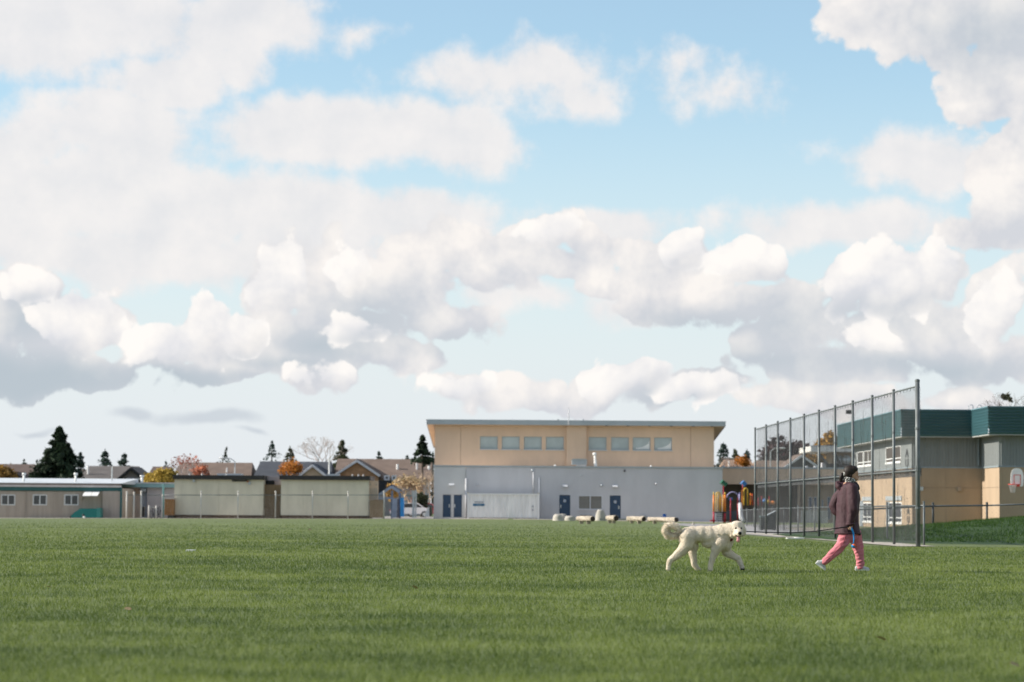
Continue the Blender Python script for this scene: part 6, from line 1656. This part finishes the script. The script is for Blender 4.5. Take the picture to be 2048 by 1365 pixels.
trs = link('trousers', tm, pm('rose_pink_cloth', (.50, .165, .195), .85, .12, 8, bump=.3), per, smooth=True)
st_ = MB(); st_.tube([hp_(448, 850, -.19), hp_(425, 930, -.188), hp_(380, 1000, -.178), hp_(300, 1083, -.166), hp_(225, 1150, -.156)], .008, 5); st_.build('side_seam', pm('rose_dark_seam', (.38, .10, .13), .85), trs)
# shoes
M_SHOE = pm('grey_mesh_shoe', (.42, .43, .42), .8, .2, 25); M_SOLE = pm('pale_sole', (.66, .66, .62), .7)
def shoe(heel, toe, y, up):
    a, b_ = hp_(*heel, y), hp_(*toe, y); d = (b_ - a).normalized(); n = Vector((-d.z, 0, d.x)); 
    if n.z < 0: n = -n
    s = MB(); L = (b_ - a).length
    s.limb([(a + n * .045 + d * .03, .036), (a + n * .042 + d * L * .35, .042), (a + n * .034 + d * L * .65, .036), (b_ + n * .026 - d * .03, .026)])
    s.limb([(a + n * .05 + d * .045, .036), (a + n * .085 + d * .055 + Vector((up * .01, 0, 0)), .038)])
    m = bake(s, .006, 4, per.location, 'shoe'); so = link('shoe', m, M_SHOE, per, smooth=True)
    sl = MB(); 
    for w0, w1, t0, t1 in ((.034, .034, .0, .30), (.034, .043, .30, .68), (.043, .028, .68, 1.0)):
        A, B = a + d * L * t0, a + d * L * t1
        for sg in (1, -1): pass
        sl.v += [tuple(A + Vector((0, -w0, 0))), tuple(A + Vector((0, w0, 0))), tuple(B + Vector((0, w1, 0))), tuple(B + Vector((0, -w1, 0))),
                 tuple(A + Vector((0, -w0, 0)) + n * .026), tuple(A + Vector((0, w0, 0)) + n * .026), tuple(B + Vector((0, w1, 0)) + n * .024), tuple(B + Vector((0, -w1, 0)) + n * .024)]
        k = len(sl.v) - 8; sl.f += [tuple(k + i for i in f) for f in ((0, 1, 2, 3), (7, 6, 5, 4), (0, 4, 5, 1), (1, 5, 6, 2), (2, 6, 7, 3), (3, 7, 4, 0))]
    sl.build('sole', M_SOLE, so)
shoe((112, 1182), (222, 1262), -.09, 6); shoe((578, 1262), (742, 1262), .07, 2)

# ------------------------------------------------------------------ lead and ball launcher
hand = hd + Vector((.0, -.02, -.005))
col_ = dp(1600, 330, .05)
pts = [col_, dp(1720, 300, .06), W(1489, 1063.2, 37.95), W(1530, 1065, 38.02), W(1580, 1066, 38.1), W(1630, 1063.3, 38.2), W(1665, 1058.2, 38.3), hand + Vector((-.02, 0, .012)), hand + Vector((.01, 0, .0))]
ld = MB(); ld.tube(pts, .0075, 6); M_LEAD = pm('black_webbing', (.018, .018, .022), .7)
lead = thing('dog_lead', 'long dark dog lead stretched from the dog collar to the walking person', 'lead', tuple(hand))
ld.build('webbing', M_LEAD, lead, smooth=True)
lp = MB(); lp.tube([hand + Vector((-.01, 0, .0)), hand + Vector((-.09, -.01, -.005)), hand + Vector((-.13, 0, -.012)), W(1668, 1058.0, 38.3)], .007, 6); lp.build('handle_loop', M_LEAD, lead, smooth=True)
lau = thing('ball_launcher', 'curved blue plastic ball launcher hanging from the walking hand', 'ball launcher', tuple(hand))
M_LB = pm('launcher_blue', (.012, .20, .50), .4)
lpts = [hand + Vector((.012, -.005, .03)), hand + Vector((.035, -.01, -.04)), hp_(527, 835, -.245), hp_(534, 890, -.245), hp_(530, 940, -.245), hp_(522, 962, -.245)]
MB().tube(lpts, [.012, .016, .014, .012, .010, .008], 8).build('shaft', M_LB, lau, smooth=True)
cpb = hp_(533, 978, -.245); cup = MB()
n = 10
for j in range(5):
    th = math.pi * (.5 + .5 * j / 4 * .9)
    for i in range(n): cup.v.append(tuple(cpb + Vector((-.004, 0, 0)) + Matrix.Rotation(R(35), 3, 'Y') @ Vector((.038 * math.sin(th) * math.cos(2 * math.pi * i / n), .038 * math.sin(th) * math.sin(2 * math.pi * i / n), .038 * math.cos(th)))))
for j in range(4):
    for i in range(n): cup.f.append((j * n + i, j * n + (i + 1) % n, (j + 1) * n + (i + 1) % n, (j + 1) * n + i))
cup.build('cup', M_LB, lau, smooth=True)
bl = tag(MB().ball(cpb, .0335, 16, 12).build('ball', pm('orange_rubber', (.62, .105, .02), .6, .12, 30, bump=.4), smooth=True), 'orange rubber ball held in the cup of the blue launcher', 'ball')
